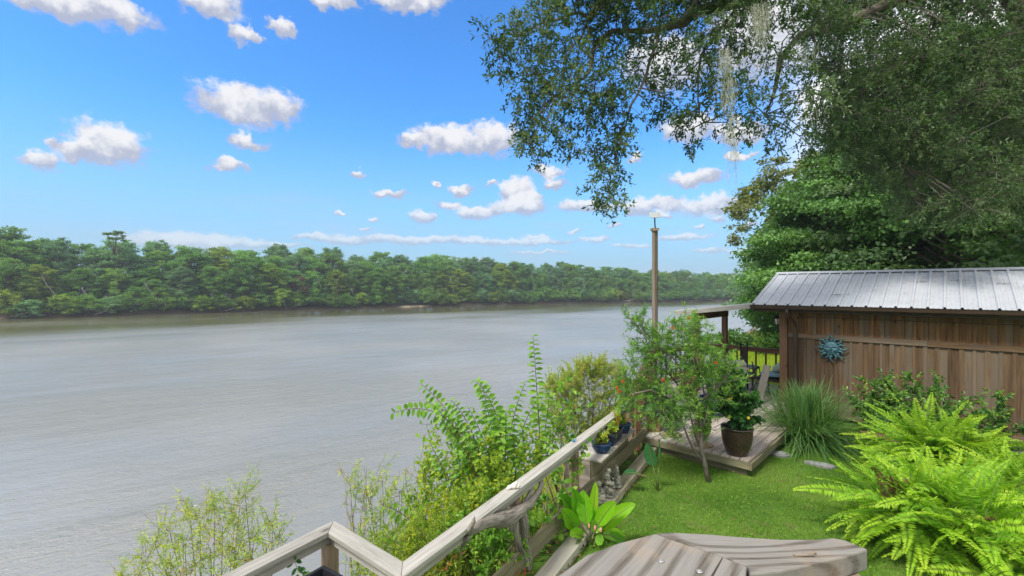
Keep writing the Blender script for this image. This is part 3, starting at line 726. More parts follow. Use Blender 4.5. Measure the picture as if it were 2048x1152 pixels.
# ---------------------------------------------------------------- house deck rail right in front of the camera
def build_house_rail():
    zt = 2.40
    pj = lambda px, py: (gz(px, py, zt).x, gz(px, py, zt).y)
    root = empty('house_deck_railing', (.4, .6, zt - 1), 0, 'thick grey weathered handrail corner with bold grain in the near foreground', 'railing')
    A = [pj(1330, 1400), pj(985, 1400), pj(985, 1260), pj(1113, 1153), pj(1172, 1110), pj(1235, 1086), pj(1308, 1066)]
    seam = [pj(1308, 1066), pj(1356, 1083), pj(1420, 1104), pj(1494, 1133)]
    left = [pj(1330, 1400), pj(985, 1400)][0:0] + [pj(1000, 1260), pj(1113, 1153), pj(1172, 1110), pj(1235, 1086), pj(1308, 1066)]
    # left board polygon, counter-clockwise seen from above
    polyL = [pj(1000, 1330), pj(1480, 1330), pj(1492, 1149), pj(1494, 1133), pj(1420, 1104), pj(1356, 1083), pj(1310, 1066.5), pj(1235, 1086), pj(1172, 1110), pj(1113, 1153), pj(1000, 1250)]
    polyR = [pj(1499, 1148), pj(1560, 1142), pj(1630, 1127), pj(1690, 1113), pj(1736, 1098), pj(1688, 1079), pj(1665, 1075), pj(1630, 1078), pj(1560, 1078), pj(1480, 1073), pj(1409, 1067), pj(1345, 1064), pj(1313, 1065), pj(1358, 1082), pj(1422, 1103), pj(1497, 1132)]
    for poly, ax, nm in ((polyL, (.62, .78), 1), (polyR, (1, -.02), 2)):
        m = MB(); m.prism(poly, zt - .036, zt, axis=ax, rnd=nm - 1); m.build('cap_board', MAT['cap_wood'], root, bevel=.003)
    m = MB(); c = Vector(pj(1660, 1104)); m.beam((c.x, c.y - .04, 1.2), (c.x, c.y - .04, zt - .037), .10, .10); m.build('post', MAT['pole_wood'], root, bevel=.003)
    m = MB(); p = Vector(pj(1640, 1112)); q = Vector(pj(1500, 1180)); m.beam((p.x - .02, p.y - .02, zt - .085), (q.x, q.y, zt - .085), .036, .09); m.build('under_rail', MAT['pole_wood'], root)
    for k in range(5):
        f = k / 4; m = MB(); x = p.x - .03 + (q.x - p.x) * f; y = p.y - .03 + (q.y - p.y) * f; m.beam((x, y, 1.4), (x, y, zt - .05), .034, .034); m.build('baluster', MAT['pole_wood'], root)
    for (px, py) in ((1322, 1123), (1399, 1144), (1620, 1200)):
        c = pj(px, py); m = MB(); m.lathe([(.0001, .0), (.0045, .0), (.005, .0012), (.0035, .002), (.0018, .0006), (.0001, .0006)], (c[0], c[1], zt + .0003), 16); m.build('screw_head', MAT['screw'], root, smooth=True)
    # broken bit of exposed wood
    c = pj(1612, 1111); rsx = random.Random(4); m = MB()
    for k in range(7):
        a_ = rsx.uniform(-.4, .4); x = c[0] + rsx.uniform(-.012, .012); y = c[1] + rsx.uniform(-.004, .004); m.beam((x - .011, y, zt + .0015), (x + .011, y + .003 * a_, zt + .003), .0035, .002)
    m.build('splinter', MAT['pole_wood'], root)
build_house_rail()
# ---------------------------------------------------------------- small objects
def pot(name, loc, prof, mat, label, cat='pot', group=None, soil_r=None, soil_z=None, n=32, sx=1, sy=1):
    root = empty(name, loc, 0, label, cat, group); m = MB(); m.lathe(prof, loc, n, sx=sx, sy=sy); m.build('pot_body', MAT[mat], root, smooth=True)
    if soil_r:
        s = MB(); s.lathe([(.001, 0), (soil_r * .5, .012), (soil_r, 0), (soil_r, -.03)], (loc[0], loc[1], loc[2] + soil_z), 20, sx=sx, sy=sy); s.build('soil', MAT['soil'], root)
    return root
def potprof(rb, rt, h, belly=0, lip=.012, t=.012):
    p = [(rb * .6, 0), (rb, 0), (rb + .003, .01)]
    for i in range(1, 8):
        f = i / 8; p.append((rb + (rt - rb) * f + belly * math.sin(math.pi * f), h * f))
    p += [(rt, h - .025), (rt + lip, h - .022), (rt + lip, h), (rt - t, h), (rt - t, h - .03), (rt - t * 1.6 - .01, h * .6), (rt * .4, h * .55)]
    return p
PH = gz(1474, 908, DZ); PH = Vector((PH.x, PH.y, DZ))
pot('glazed_planter', PH, potprof(.145, .225, .43, .03), 'brown_glaze', 'tall dark brown glazed pot on the deck corner holding a hibiscus', soil_r=.2, soil_z=.37)
PB1 = Vector((4.15, 9.35, DZ)); pot('blue_pot', PB1, potprof(.2, .27, .36, .04), 'blue_glaze', 'large cobalt blue pot on the deck behind the brown pot', soil_r=.24, soil_z=.31)
PB2 = gz(1306, 864, DZ); PB2 = Vector((PB2.x + .05, PB2.y + .12, DZ))
# bamboo stand
m = MB(); rr = random.Random(8)
for k in range(26):
    a = k / 26 * 2 * math.pi; r_ = .135 + rr.uniform(-.01, .01); x, y = PB2.x + math.cos(a) * r_, PB2.y + math.sin(a) * r_; m.tube([(x, y, DZ), (x + .004, y, DZ + .12), (x, y + .003, DZ + .27 + rr.uniform(-.03, .02))], .016, 6)
m.lathe([(.001, 0), (.15, 0), (.15, .02), (.001, .02)], (PB2.x, PB2.y, DZ + .22), 20)
tag(m.build('bamboo_stand', MAT['bamboo']), 'round stand of upright bamboo sticks on the deck corner under a blue bowl', 'plant stand')
pot('blue_bowl', PB2 + Vector((0, 0, .245)), potprof(.11, .185, .17, .02), 'blue_glaze', 'shallow blue bowl planter standing on the bamboo stand', soil_r=.16, soil_z=.13)
PT = gz(1407, 892, DZ); PT = Vector((PT.x, PT.y + .05, DZ))
pot('urn_planter', PT, [(.05, 0), (.09, 0), (.09, .02), (.05, .05), (.05, .09), (.10, .16), (.135, .25), (.14, .33), (.115, .37), (.15, .385), (.15, .40), (.125, .40), (.11, .36), (.05, .34)], 'tan_clay', 'small tan clay urn with a pale rim standing behind the bottlebrush trunk', soil_r=.11, soil_z=.36)
pot('grey_pot', Vector((2.95, 8.35, DZ)), potprof(.10, .14, .24, .01), 'grey_plastic', 'blue grey plastic pot on the deck behind the bottlebrush', soil_r=.12, soil_z=.2)
for (px, py, lab) in ((1345, 871, 'round wooden slice lying on the deck near the bamboo stand'), (1410, 893, 'round wooden slice on the deck edge under the tan urn')):
    c = gz(px, py, DZ); m = MB(); m.lathe([(.001, 0), (.15, 0), (.155, .012), (.15, .024), (.001, .026)], (c.x, c.y + (.0 if px < 1400 else .06), DZ + .003), 26)
    tag(m.build('wood_slice', MAT['saucer_wood']), lab, 'wood slice')
PT_off = Vector((0, 0, .03))
# terracotta chiminea
def build_chiminea():
    c = Vector((3.95, 10.2, DZ)); root = empty('chiminea', c, 0, 'small rusty terracotta chiminea glimpsed through the bottlebrush leaves', 'chiminea')
    m = MB(); m.lathe([(.10, .12), (.17, .18), (.21, .30), (.19, .42), (.12, .52), (.085, .60), (.08, .78), (.10, .82), (.10, .85), (.07, .85), (.06, .60)], c, 24); m.build('body', MAT['terracotta'], root, smooth=True)
    m = MB(); m.lathe([(.07, 0), (.095, .0), (.10, .12), (.02, .12)], Vector((c.x - .12, c.y - .16, c.z + .24)), 14); m.build('mouth', MAT['black_iron'], root)
    for k in range(3):
        m = MB(); a = k * 2.1; m.tube([c + Vector((math.cos(a) * .2, math.sin(a) * .2, 0)), c + Vector((math.cos(a) * .13, math.sin(a) * .13, .16))], .012, 6); m.build('leg', MAT['black_iron'], root)
build_chiminea()
# planters on the bench
def bench_pot(): pass
zt = .617; q1 = Fy(6.24, .06, zt)
pot('blue_bowl_planter', q1, potprof(.085, .125, .13, .02), 'blue_glaze', 'round blue pot of bright green leaves, nearest of the bench planters', 'planter', soil_r=.105, soil_z=.10)
def trough():
    c = Fy(6.64, .07, zt); root = empty('trough_planter', c, 0, 'long black trough planter with tall upright leaves in the middle of the bench', 'planter')
    me_ = MB(); d = FD; s = FN
    def ring(z, hl, hw): return [c + d * (sx * hl) + s * (sy * hw) + Vector((0, 0, z)) for sx, sy in ((-1, -1), (-1, 1), (1, 1), (1, -1))]
    R_ = [ring(0, .19, .06), ring(.15, .23, .085), ring(.155, .24, .095), ring(.165, .24, .095), ring(.165, .22, .08), ring(.125, .215, .075)]
    vs = [v for r in R_ for v in r]; fs = [(0, 3, 2, 1)] + [(i * 4 + k, i * 4 + (k + 1) % 4, i * 4 + 4 + (k + 1) % 4, i * 4 + 4 + k) for i in range(5) for k in range(4)]
    me_.add(vs, fs); me_.build('trough_body', MAT['navy_pot'], root, bevel=.004)
    so = MB(); r = R_[5]; so.add(r, [(0, 1, 2, 3)]); so.build('soil', MAT['soil'], root); return root
trough()
q3 = Fy(7.08, .06, zt); pot('small_blue_pot', q3, potprof(.075, .11, .14, .01), 'blue_glaze', 'small blue pot with pinkish leaves, farthest of the bench planters', 'planter', soil_r=.09, soil_z=.11)
# black square planter in the zigzag corner
def square_planter():
    c = Vector((-1.34, 3.09, .04)); root = empty('square_planter', c, 0, 'black square tub of dark soil in the zigzag corner of the handrail', 'planter')
    d = Vector((.545, .838, 0)); s = Vector((.838, -.545, 0)); H = .75
    def ring(z, h): return [c + d * (sx * h) + s * (sy * h) + Vector((0, 0, z)) for sx, sy in ((-1, -1), (-1, 1), (1, 1), (1, -1))]
    Rg = [ring(0, .15), ring(H - .04, .20), ring(H - .035, .215), ring(H, .215), ring(H, .19), ring(H - .09, .183)]
    m = MB(); vs = [v for r in Rg for v in r]; m.add(vs, [(0, 3, 2, 1)] + [(i * 4 + k, i * 4 + (k + 1) % 4, i * 4 + 4 + (k + 1) % 4, i * 4 + 4 + k) for i in range(5) for k in range(4)])
    m.build('tub', MAT['black_plastic'], root, bevel=.004)
    n = 14; g = []; 
    for i in range(n):
        for j in range(n):
            u, v = -1 + 2 * i / (n - 1), -1 + 2 * j / (n - 1); p = c + d * (u * .185) + s * (v * .185); g.append((p.x, p.y, c.z + H - .08 + rs.uniform(-.012, .012)))
    m = MB(); m.add(g, [(i * n + j, (i + 1) * n + j, (i + 1) * n + j + 1, i * n + j + 1) for i in range(n - 1) for j in range(n - 1)])
    for k in range(50):
        m.ball(c + d * rs.uniform(-.16, .16) + s * rs.uniform(-.16, .16) + Vector((0, 0, H - .075)), rs.uniform(.004, .011), 6, 4)
    m.build('soil', MAT['soil'], root)
square_planter()
# tall pole with a flat white panel on a bracket
def build_pole():
    b = at(1309.5, 720, 12.0); x, y = b.x, b.y; root = empty('tall_post', (x, y, -.8), 0, 'tall square timber pole with a small flat panel on top at the deck edge', 'pole')
    z = lambda py: CAMZ - (py - 576) / FPX * 12.0
    m = MB(); m.beam((x, y, -.8), (x, y, z(459)), .102, .102, up=(.9, .43, 0)); m.build('pole', MAT['pole_wood'], root, bevel=.005)
    m = MB(); m.beam((x - .10, y, z(459) + .01), (x + .10, y + .02, z(459) + .01), .13, .05); m.beam((x - .0, y - .10, z(458) - .04), (x, y + .1, z(458) - .04), .13, .04); m.build('top_block', MAT['post_wood'], root, bevel=.004)
    m = MB(); m.tube([(x + .03, y, z(458)), (x + .005, y, z(452)), (x, y, z(438)), (x, y, z(434))], .018, 8); m.build('mast', MAT['black_iron'], root, smooth=True)
    m = MB(); m.beam((x - .135, y + .02, z(429.5)), (x + .135, y - .03, z(430.5)), .20, .012, up=(.05, -.80, .6)); m.build('panel', MAT['solar_white'], root, bevel=.004)
    m = MB(); m.tube([(x + .066, y - .03, z(462)), (x + .066, y - .03, z(560)), (x + .066, y - .03, z(700))], .006, 5); m.build('cable', MAT['wire'], root)
build_pole()
# lantern on the shed corner
def build_lantern():
    c = S(-.12, -.02, 2.06); root = empty('wall_lantern', c, 0, 'small black wall lantern with pale glass on the shed corner under the porch roof', 'lantern')
    m = MB(); m.tube([S(-.02, -.0, 1.84), S(-.05, -.0, 1.84), S(-.10, -.01, 1.88), S(-.12, -.02, 1.96), S(-.12, -.02, 2.0)], .012, 8)
    m.lathe([(.001, 0), (.02, 0), (.04, .03), (.045, .035), (.04, .04), (.001, .04)], S(-.12, -.02, 1.97), 8)
    m.lathe([(.001, .19), (.075, .16), (.08, .15), (.05, .20), (.02, .235), (.012, .26), (.001, .27)], S(-.12, -.02, 1.99), 8)
    for k in range(6):
        a = k / 6 * 6.283; e = Vector((math.cos(a), math.sin(a), 0)); m.tube([S(-.12, -.02, 2.0) + e * .04, S(-.12, -.02, 2.15) + e * .065], .005, 4)
    m.build('frame', MAT['black_iron'], root)
    m = MB(); m.lathe([(.03, 0), (.036, .0), (.058, .14), (.03, .14)], S(-.12, -.02, 2.01), 6); m.build('glass', MAT['frost_glass'], root)
build_lantern()
# sun face plaque
def build_sun_face():
    c = S(.93, -.085, 1.555); root = empty('sun_plaque', c, 0, 'blue green metal sun face plaque with wavy rays hanging on the shed wall', 'wall plaque')
    X, Z, N = U, Vector((0, 0, 1)), -W_
    n, k = 40, 12; vs = []; r0 = .150
    def relief(u, v):
        rr_ = math.hypot(u, v); h = .055 * math.sqrt(max(0, 1 - (rr_ / 1.02) ** 2))
        g = lambda cx, cy, sx, sy, a: a * math.exp(-((u - cx) / sx) ** 2 - ((v - cy) / sy) ** 2)
        h += g(0, -.05, .09, .26, .040) + g(0, -.20, .13, .09, .026)                     # nose
        for s_ in (-1, 1):
            h += g(s_ * .36, .26, .24, .06, .020) - g(s_ * .36, .12, .22, .09, .026) + g(s_ * .36, .11, .13, .05, .022) + g(s_ * .48, -.2, .22, .2, .014)
        h += g(0, -.42, .24, .045, .020) + g(0, -.54, .19, .05, .018) - g(0, -.48, .26, .022, .022) + g(0, -.78, .2, .12, .014)
        return h
    M_ = 46; vs = []; fs = []
    idx = {}
    for i in range(M_ + 1):
        rr_ = i / M_
        for j in range(72):
            t = j / 72 * 2 * math.pi; u, v = rr_ * math.cos(t), rr_ * math.sin(t)
            vs.append(c + X * u * r0 + Z * v * r0 + N * (relief(u, v) + .012))
    fs = [(i * 72 + j, i * 72 + (j + 1) % 72, (i + 1) * 72 + (j + 1) % 72, (i + 1) * 72 + j) for i in range(M_) for j in range(72)]
    b = len(vs); vs += [c + X * math.cos(j / 72 * 6.2832) * r0 * 1.06 + Z * math.sin(j / 72 * 6.2832) * r0 * 1.06 + N * -.01 for j in range(72)]
    fs += [(M_ * 72 + j, M_ * 72 + (j + 1) % 72, b + (j + 1) % 72, b + j) for j in range(72)]
    m = MB(); m.add(vs, fs); m.build('face', MAT['patina'], root, smooth=True)
    for i in range(16):
        a = i / 16 * 2 * math.pi + math.pi / 2; L = .165 if i % 2 == 0 else .115
        er = X * math.cos(a) + Z * math.sin(a); et = -X * math.sin(a) + Z * math.cos(a); P = []; rad = []
        for s_ in range(9):
            f = s_ / 8; P.append(c + er * (r0 * .96 + L * f) + et * (.024 * math.sin(f * 5.6 + (0 if i % 2 else 2.6)) * (.4 + f)) + N * (.012 + .012 * math.sin(f * 3))); rad.append(.024 * (1 - f) ** .8 + .005)
        m = MB(); m.tube(P, rad, 7); m.build('ray', MAT['patina'], root, smooth=True)
build_sun_face()
# dining table and seats on the deck
def build_table():
    c = gz(1452, 800, DZ); c = S(-1.55, -1.15, DZ); root = empty('picnic_table', c, 0, 'weathered grey timber table with slanted plank legs on the deck', 'table')
    d = Vector((.93, -.37, 0)).normalized(); s = Vector((-d.y, d.x, 0)); z = Vector((0, 0, 1)); c = at(1463, 790, 10.3); c.z = DZ
    m = MB()
    for k in range(4): m.beam(c - d * .42 + s * (k * .15 - .2) + z * .92, c + d * .28 + s * (k * .15 - .2) + z * .92, .142, .035)
    m.build('table_top', MAT['table_wood'], root, bevel=.004)
    m = MB(); m.beam(c - d * .36 - s * .22 + z * .855, c + d * .26 - s * .22 + z * .855, .035, .09); m.build('apron', MAT['table_wood'], root)
    for sy in (-.2, .26):
        for sx in (-1, 1):
            m = MB(); m.beam(c + d * (.22 * -sx) * .3 + d * (.32 * (1 if sx > 0 else -.6)) + s * sy + z * .88, c + d * (-.18 if sx > 0 else .1) + s * sy + z * 0.0, .035, .16, up=tuple(d)) ; m.build('leg', MAT['table_wood'], root, bevel=.003)
build_table()
def build_highback():
    c = at(1487, 762, 11.6); c.z = DZ; root = empty('patio_chair', c, 0, 'tall dark iron patio chair with pointed finials against the deck railing', 'chair')
    d = Vector((.9, -.43, 0)).normalized(); s = Vector((-d.y, d.x, 0)); z = Vector((0, 0, 1))
    m = MB()
    for q in (-.06, .09):
        m.tube([c + d * q + s * .1, c + d * q + s * .12 + z * .5, c + d * q + s * .16 + z * 1.17], .018, 8); m.ball(c + d * q + s * .16 + z * 1.2, (.016, .016, .04), 8, 6)
    m.build('back_frame', MAT['black_iron'], root, smooth=True)
    m = MB(); m.beam(c + d * .015 + s * .135 + z * .62, c + d * .015 + s * .155 + z * 1.08, .13, .02, up=tuple(s)); m.build('backrest', MAT['dark_wood'], root)
    m = MB(); m.beam(c + d * .01 + s * .12 + z * .44, c + d * .01 - s * .34 + z * .44, .42, .04, up=(0, 0, 1)); m.build('seat', MAT['black_iron'], root, bevel=.01)
    for q in (-.18, .2):
        m = MB(); m.tube([c + d * q - s * .32, c + d * q - s * .32 + z * .43], .015, 6); m.build('leg', MAT['black_iron'], root)
        m = MB(); m.tube([c + d * q + s * .10, c + d * q + s * .10 + z * .43], .015, 6); m.build('leg', MAT['black_iron'], root)
        m = MB(); m.tube([c + d * q - s * .34 + z * .44, c + d * q - s * .34 + z * .66, c + d * q - s * .1 + z * .70, c + d * q + s * .13 + z * .72], .015, 6); m.build('armrest', MAT['black_iron'], root)
build_highback()
def build_stool():
    c = at(1504, 750, 11.9); c.z = DZ; root = empty('round_stool', c, 0, 'little round stool with a pale green cushion beside the dark chair', 'stool')
    m = MB(); m.lathe([(.001, 0), (.15, 0), (.17, .03), (.16, .07), (.001, .085)], c + Vector((0, 0, .50)), 22); m.build('cushion', MAT['sage_cushion'], root, smooth=True)
    for k in range(4):
        a = k * 1.57 + .5; e = Vector((math.cos(a), math.sin(a), 0)); m = MB(); m.tube([c + e * .16, c + e * .11 + Vector((0, 0, .5))], .01, 6); m.build('leg', MAT['sage_cushion'], root)
build_stool()
def build_glider():
    c = S(-.33, .42, DZ); root = empty('cushioned_settee', c, 0, 'small iron settee with scrolled black legs and teal cushions by the shed corner', 'settee')
    d = U; s = W_; z = Vector((0, 0, 1))
    m = MB(); m.ball(c + z * .50 + s * .05, (.30, .26, .075), 20, 10, rot=Matrix.Rotation(ROT, 3, 'Z')); m.build('seat_cushion', MAT['teal_cushion'], root, smooth=True)
    m = MB(); m.ball(c + z * .68 + d * .16 + s * .1, (.2, .20, .12), 18, 10, rot=Matrix.Rotation(ROT, 3, 'Z') @ Matrix.Rotation(-.5, 3, 'Y')); m.build('pillow', MAT['sage_cushion'], root, smooth=True)
    m = MB()
    for q in (-.24, .26):
        for r_ in (-.22, .24):
            P = [c + d * (q + .10 * math.cos(t)) + s * r_ + z * (.20 + .10 * math.sin(t)) for t in np.linspace(-.6, 4.6, 16)]; m.tube(P, .012, 6)
            m.tube([c + d * (q - .12) + s * r_, c + d * (q - .1) + s * r_ + z * .2, c + d * q + s * r_ + z * .42], .014, 6)
            m.tube([c + d * (q + .12) + s * r_, c + d * (q + .08) + s * r_ + z * .12], .014, 6)
    m.build('scroll_leg', MAT['black_iron'], root, smooth=True)
    m = MB(); m.beam(c - d * .32 + z * .42, c + d * .32 + z * .42, .5, .03); m.tube([c - d * .33 - s * .22 + z * .43, c - d * .35 - s * .22 + z * .62, c - d * .35 + s * .22 + z * .62, c - d * .33 + s * .22 + z * .43], .012, 6); m.build('frame', MAT['black_iron'], root)
build_glider()
m = MB(); m.beam(S(-.02, -.75, DZ + .0), S(.10, -.33, 1.12), .17, .035, up=(U.x, U.y, .2))
m = MB(); p = S(-.36, -.62, DZ); m.beam(p, p + Vector((.20, -.02, .86)), .15, .035, up=(-.3, -1, 0))
tag(m.build('leaning_plank', MAT['table_wood'], bevel=.003), 'pale grey plank leaning at a slant against the shed corner behind the grass clump', 'plank')
# driftwood
def build_driftwood():
    root = empty('driftwood', at(1057, 1145, 4.42), 0, 'gnarled grey driftwood branch leaning over the handrail above the edging board', 'driftwood')
    A = lambda l: [at(x, y, d) for x, y, d in l]
    m = MB()
    m.tube(A([(1086, 958, 4.75), (1078, 985, 4.62), (1062, 1005, 4.45), (1040, 1022, 4.25), (1020, 1036, 4.1), (1000, 1040, 3.98), (985, 1040, 3.9), (965, 1046, 3.78), (948, 1056, 3.68), (934, 1066, 3.6)]), [.02, .03, .042, .058, .075, .070, .06, .052, .047, .034], 12)
    m.tube(A([(1074, 944, 4.85), (1064, 975, 4.65), (1052, 1005, 4.42), (1042, 1024, 4.25)]), [.012, .022, .03, .04], 9)
    m.build('limb', MAT['drift_wood'], root, smooth=True)
    m = MB(); m.tube(A([(1028, 1030, 4.2), (1030, 1060, 4.2), (1036, 1090, 4.25), (1050, 1118, 4.35), (1057, 1142, 4.42)]), [.055, .04, .034, .04, .032], 10)
    m.tube(A([(1046, 1020, 4.25), (1050, 1060, 4.27), (1055, 1095, 4.33), (1057, 1125, 4.4), (1058, 1143, 4.42)]), [.05, .038, .034, .036, .03], 10)
    m.tube(A([(1020, 1038, 4.1), (1022, 1056, 4.1), (1024, 1072, 4.12)]), [.05, .025, .008], 8)
    m.build('stem', MAT['drift_wood'], root, smooth=True)
    m = MB(); m.tube(A([(936, 1068, 3.6), (943, 1052, 3.58), (948, 1038, 3.57), (950, 1029, 3.57)]), [.034, .026, .013, .002], 9)
    m.tube(A([(940, 1072, 3.6), (928, 1084, 3.62), (921, 1098, 3.64), (921, 1106, 3.65), (924, 1113, 3.65)]), [.03, .018, .012, .009, .004], 8)
    m.tube(A([(921, 1098, 3.64), (912, 1102, 3.64)]), [.010, .003], 6)
    m.build('snag', MAT['drift_wood'], root, smooth=True)
    for o in root.children:
        sb = o.modifiers.new('sub', 'SUBSURF'); sb.levels = sb.render_levels = 2
        tx = bpy.data.textures.new('drift', 'CLOUDS'); tx.noise_scale = .05; dm = o.modifiers.new('rough', 'DISPLACE'); dm.texture = tx; dm.strength = .022; dm.mid_level = .5
build_driftwood()
# shell on the rail, little blue ornament, carved stones
c = gz(1028, 977, .955); m = MB(); rx = Matrix.Rotation(1.0, 3, 'Z')
m.ball(c + Vector((0, .0, .026)), (.034, .028, .028), 14, 9, rot=rx, jit=.35); m.ball(c + Vector((-.035, -.012, .02)), (.026, .02, .02), 12, 8, jit=.4); m.ball(c + Vector((.02, .02, .042)), (.02, .018, .012), 10, 7, jit=.5)
m.ball(c + Vector((-.055, -.03, .014)), (.018, .013, .014), 10, 7); m.tube([c + Vector((.03, -.01, .01)), c + Vector((.047, -.01, .03)), c + Vector((.045, 0, .055))], [.012, .008, .002], 7)
tag(m.build('seashell', MAT['white_shell'], smooth=True), 'cream white knobbly seashell resting on top of the handrail', 'seashell')
c = gz(1147, 884, .955); m = MB(); m.ball(c + Vector((0, 0, .016)), (.02, .014, .015), 12, 8); m.tube([c + Vector((.012, .01, .016)), c + Vector((.05, .05, .03))], [.008, .003], 6)
tag(m.build('blue_ornament', MAT['blue_toy'], smooth=True), 'tiny bright blue ornament on the handrail near the bench', 'ornament')
def build_stones():
    rng = random.Random(12)
    for (px, py, d, hgt_, lab) in ((1180, 975, 5.8, .30, 'nearer knobbly pale stone carving standing on the edging board'), (1202, 950, 6.1, .34, 'middle and largest of the pale stone carvings on the edging board'), (1216, 934, 6.38, .26, 'farthest pale stone carving, rounded on top, on the edging board')):
        c = Fy(d, .225, .102); m = MB(); n = 9
        m.lathe([(.001, 0), (.07, 0), (.075, .03), (.06, .04), (.05, .05)], c, 14)
        for k in range(n):
            f = k / (n - 1); m.ball(c + Vector((rng.uniform(-.03, .03), rng.uniform(-.03, .03), .05 + f * (hgt_ - .06))), (rng.uniform(.04, .065) * (1.1 - .5 * f), rng.uniform(.04, .06) * (1.1 - .5 * f), rng.uniform(.035, .05)), 12, 9, jit=.7)
        m.ball(c + Vector((0, 0, hgt_)), (.03, .03, .035), 10, 8, jit=.4)
        for q in range(7): a = rng.uniform(0, 6.28); m.ball(c + Vector((math.cos(a) * .055, math.sin(a) * .055, rng.uniform(.06, hgt_ * .8))), rng.uniform(.012, .022), 8, 6, jit=.5)
        o = m.build('stone_carving', MAT['limestone'], smooth=True); tag(o, lab, 'stone ornament', 'pale stone carvings on the edging board')
        tx = bpy.data.textures.new('stone', 'CLOUDS'); tx.noise_scale = .03; sb = o.modifiers.new('s', 'SUBSURF'); sb.levels = sb.render_levels = 1; dm = o.modifiers.new('rough', 'DISPLACE'); dm.texture = tx; dm.strength = .018
build_stones()
def slab(px, py, rx, ry, rot, lab, th=.03):
    c = gz(px, py, .0); m = MB(); n = 11; rng = random.Random(px)
    pts = [(c.x + rx * math.cos(t) * (1 + rng.uniform(-.12, .12)) * math.cos(rot) - ry * math.sin(t) * math.sin(rot), c.y + rx * math.cos(t) * math.sin(rot) + ry * math.sin(t) * math.cos(rot) * (1 + rng.uniform(-.12, .12))) for t in np.linspace(0, 2 * math.pi, n, endpoint=False)]
    m.prism(pts, -.03, th); tag(m.build('stepping_stone', MAT['slate'], bevel=.006), lab, 'stepping stone', 'stepping stones at the edge of the lawn')
slab(1556, 909, .19, .13, -.5, 'grey stepping stone beside the deck corner under the grass clump')
slab(1640, 931, .21, .10, -.6, 'grey stepping stone half way between grass clump and fern')
slab(2034, 985, .30, .16, -.3, 'pale stepping stone at the right edge beside the ferns', .05)
# dark tub and grey sheet pushed under the shed
c = S(4.0, -.35, 0); root = empty('wheelbarrow_tub', c, ROT, 'dark rusty tub lying on its side in the gap under the shed', 'tub')
m = MB(); P = [S(3.1, -.25, .02), S(3.2, -.3, .12), S(3.6, -.38, .19), S(4.1, -.4, .20), S(4.6, -.4, .14)]; m.tube(P, [.03, .03, .03, .03, .03], 8); m.build('rim', MAT['rust'], root, smooth=True)
m = MB(); m.ball(S(3.95, -.12, -.02), (.75, .28, .2), 24, 10, rot=Matrix.Rotation(ROT, 3, 'Z')); m.build('bowl', MAT['black_plastic'], root, smooth=True)
m = MB(); m.beam(S(3.75, -.42, .11), S(4.7, -.5, .08), .22, .02, up=(-.2, -.4, 1)); tag(m.build('plastic_sheet', MAT['grey_plastic'], bevel=.004), 'grey plastic board lying under the right part of the shed', 'board')
# dock stairs with a sloping handrail beyond the far lawn
def build_dock():
    root = empty('dock_stairs', at(1520, 680, 25), 0, 'weathered timber stair and walkway sloping down to the river beyond the lawn', 'stairs')
    A = lambda x, y, d: at(x, y, d)
    m = MB()
    m.beam(A(1477, 675, 26), A(1532, 645, 24.5), .10, .16); m.build('handrail', MAT['table_wood'], root)
    m = MB(); m.beam(A(1478, 684, 26.8), A(1536, 656, 25.2), .06, .12); m.beam(A(1480, 690, 26.8), A(1534, 668, 25.2), .06, .12); m.build('lower_rail', MAT['table_wood'], root)
    m = MB(); m.beam(A(1532, 648, 24.5), A(1590, 649, 24.2), .10, .12); m.build('landing_rail', MAT['table_wood'], root)
    m = MB(); m.beam(A(1420, 673, 26.5), A(1480, 674, 26), .4, .08); m.beam(A(1400, 676, 27.5), A(1482, 683, 26), .1, .16); m.build('walkway', MAT['table_wood'], root)
    for x, y, d in ((1532, 646, 24.5), (1505, 661, 25.3), (1479, 674, 26), (1560, 650, 24.3)):
        m = MB(); p = A(x, y, d); m.beam(p - Vector((0, 0, 1.6)), p, .1, .1, up=(1, 0, 0)); m.build('post', MAT['table_wood'], root)
    m = MB()
    for k in range(9):
        f = k / 8; p = A(1482 + 52 * f, 694 - 24 * f, 26.3 - 1.2 * f); m.beam(p - Vector((.45, 0, 0)), p + Vector((.45, .1, 0)), .28, .04)
    m.build('tread', MAT['table_wood'], root)
build_dock()
# ---------------------------------------------------------------- vegetation
def rdir(rs, n, up=0.0):
    v = rs.normal(size=(n, 3)); v[:, 2] += up; return unit(v)
def place_mesh(name, me, mat, parent=None, **kw):
    me.name = name; o = link(name, me, MAT[mat], parent, True)
    return tag(o, **kw) if kw else o

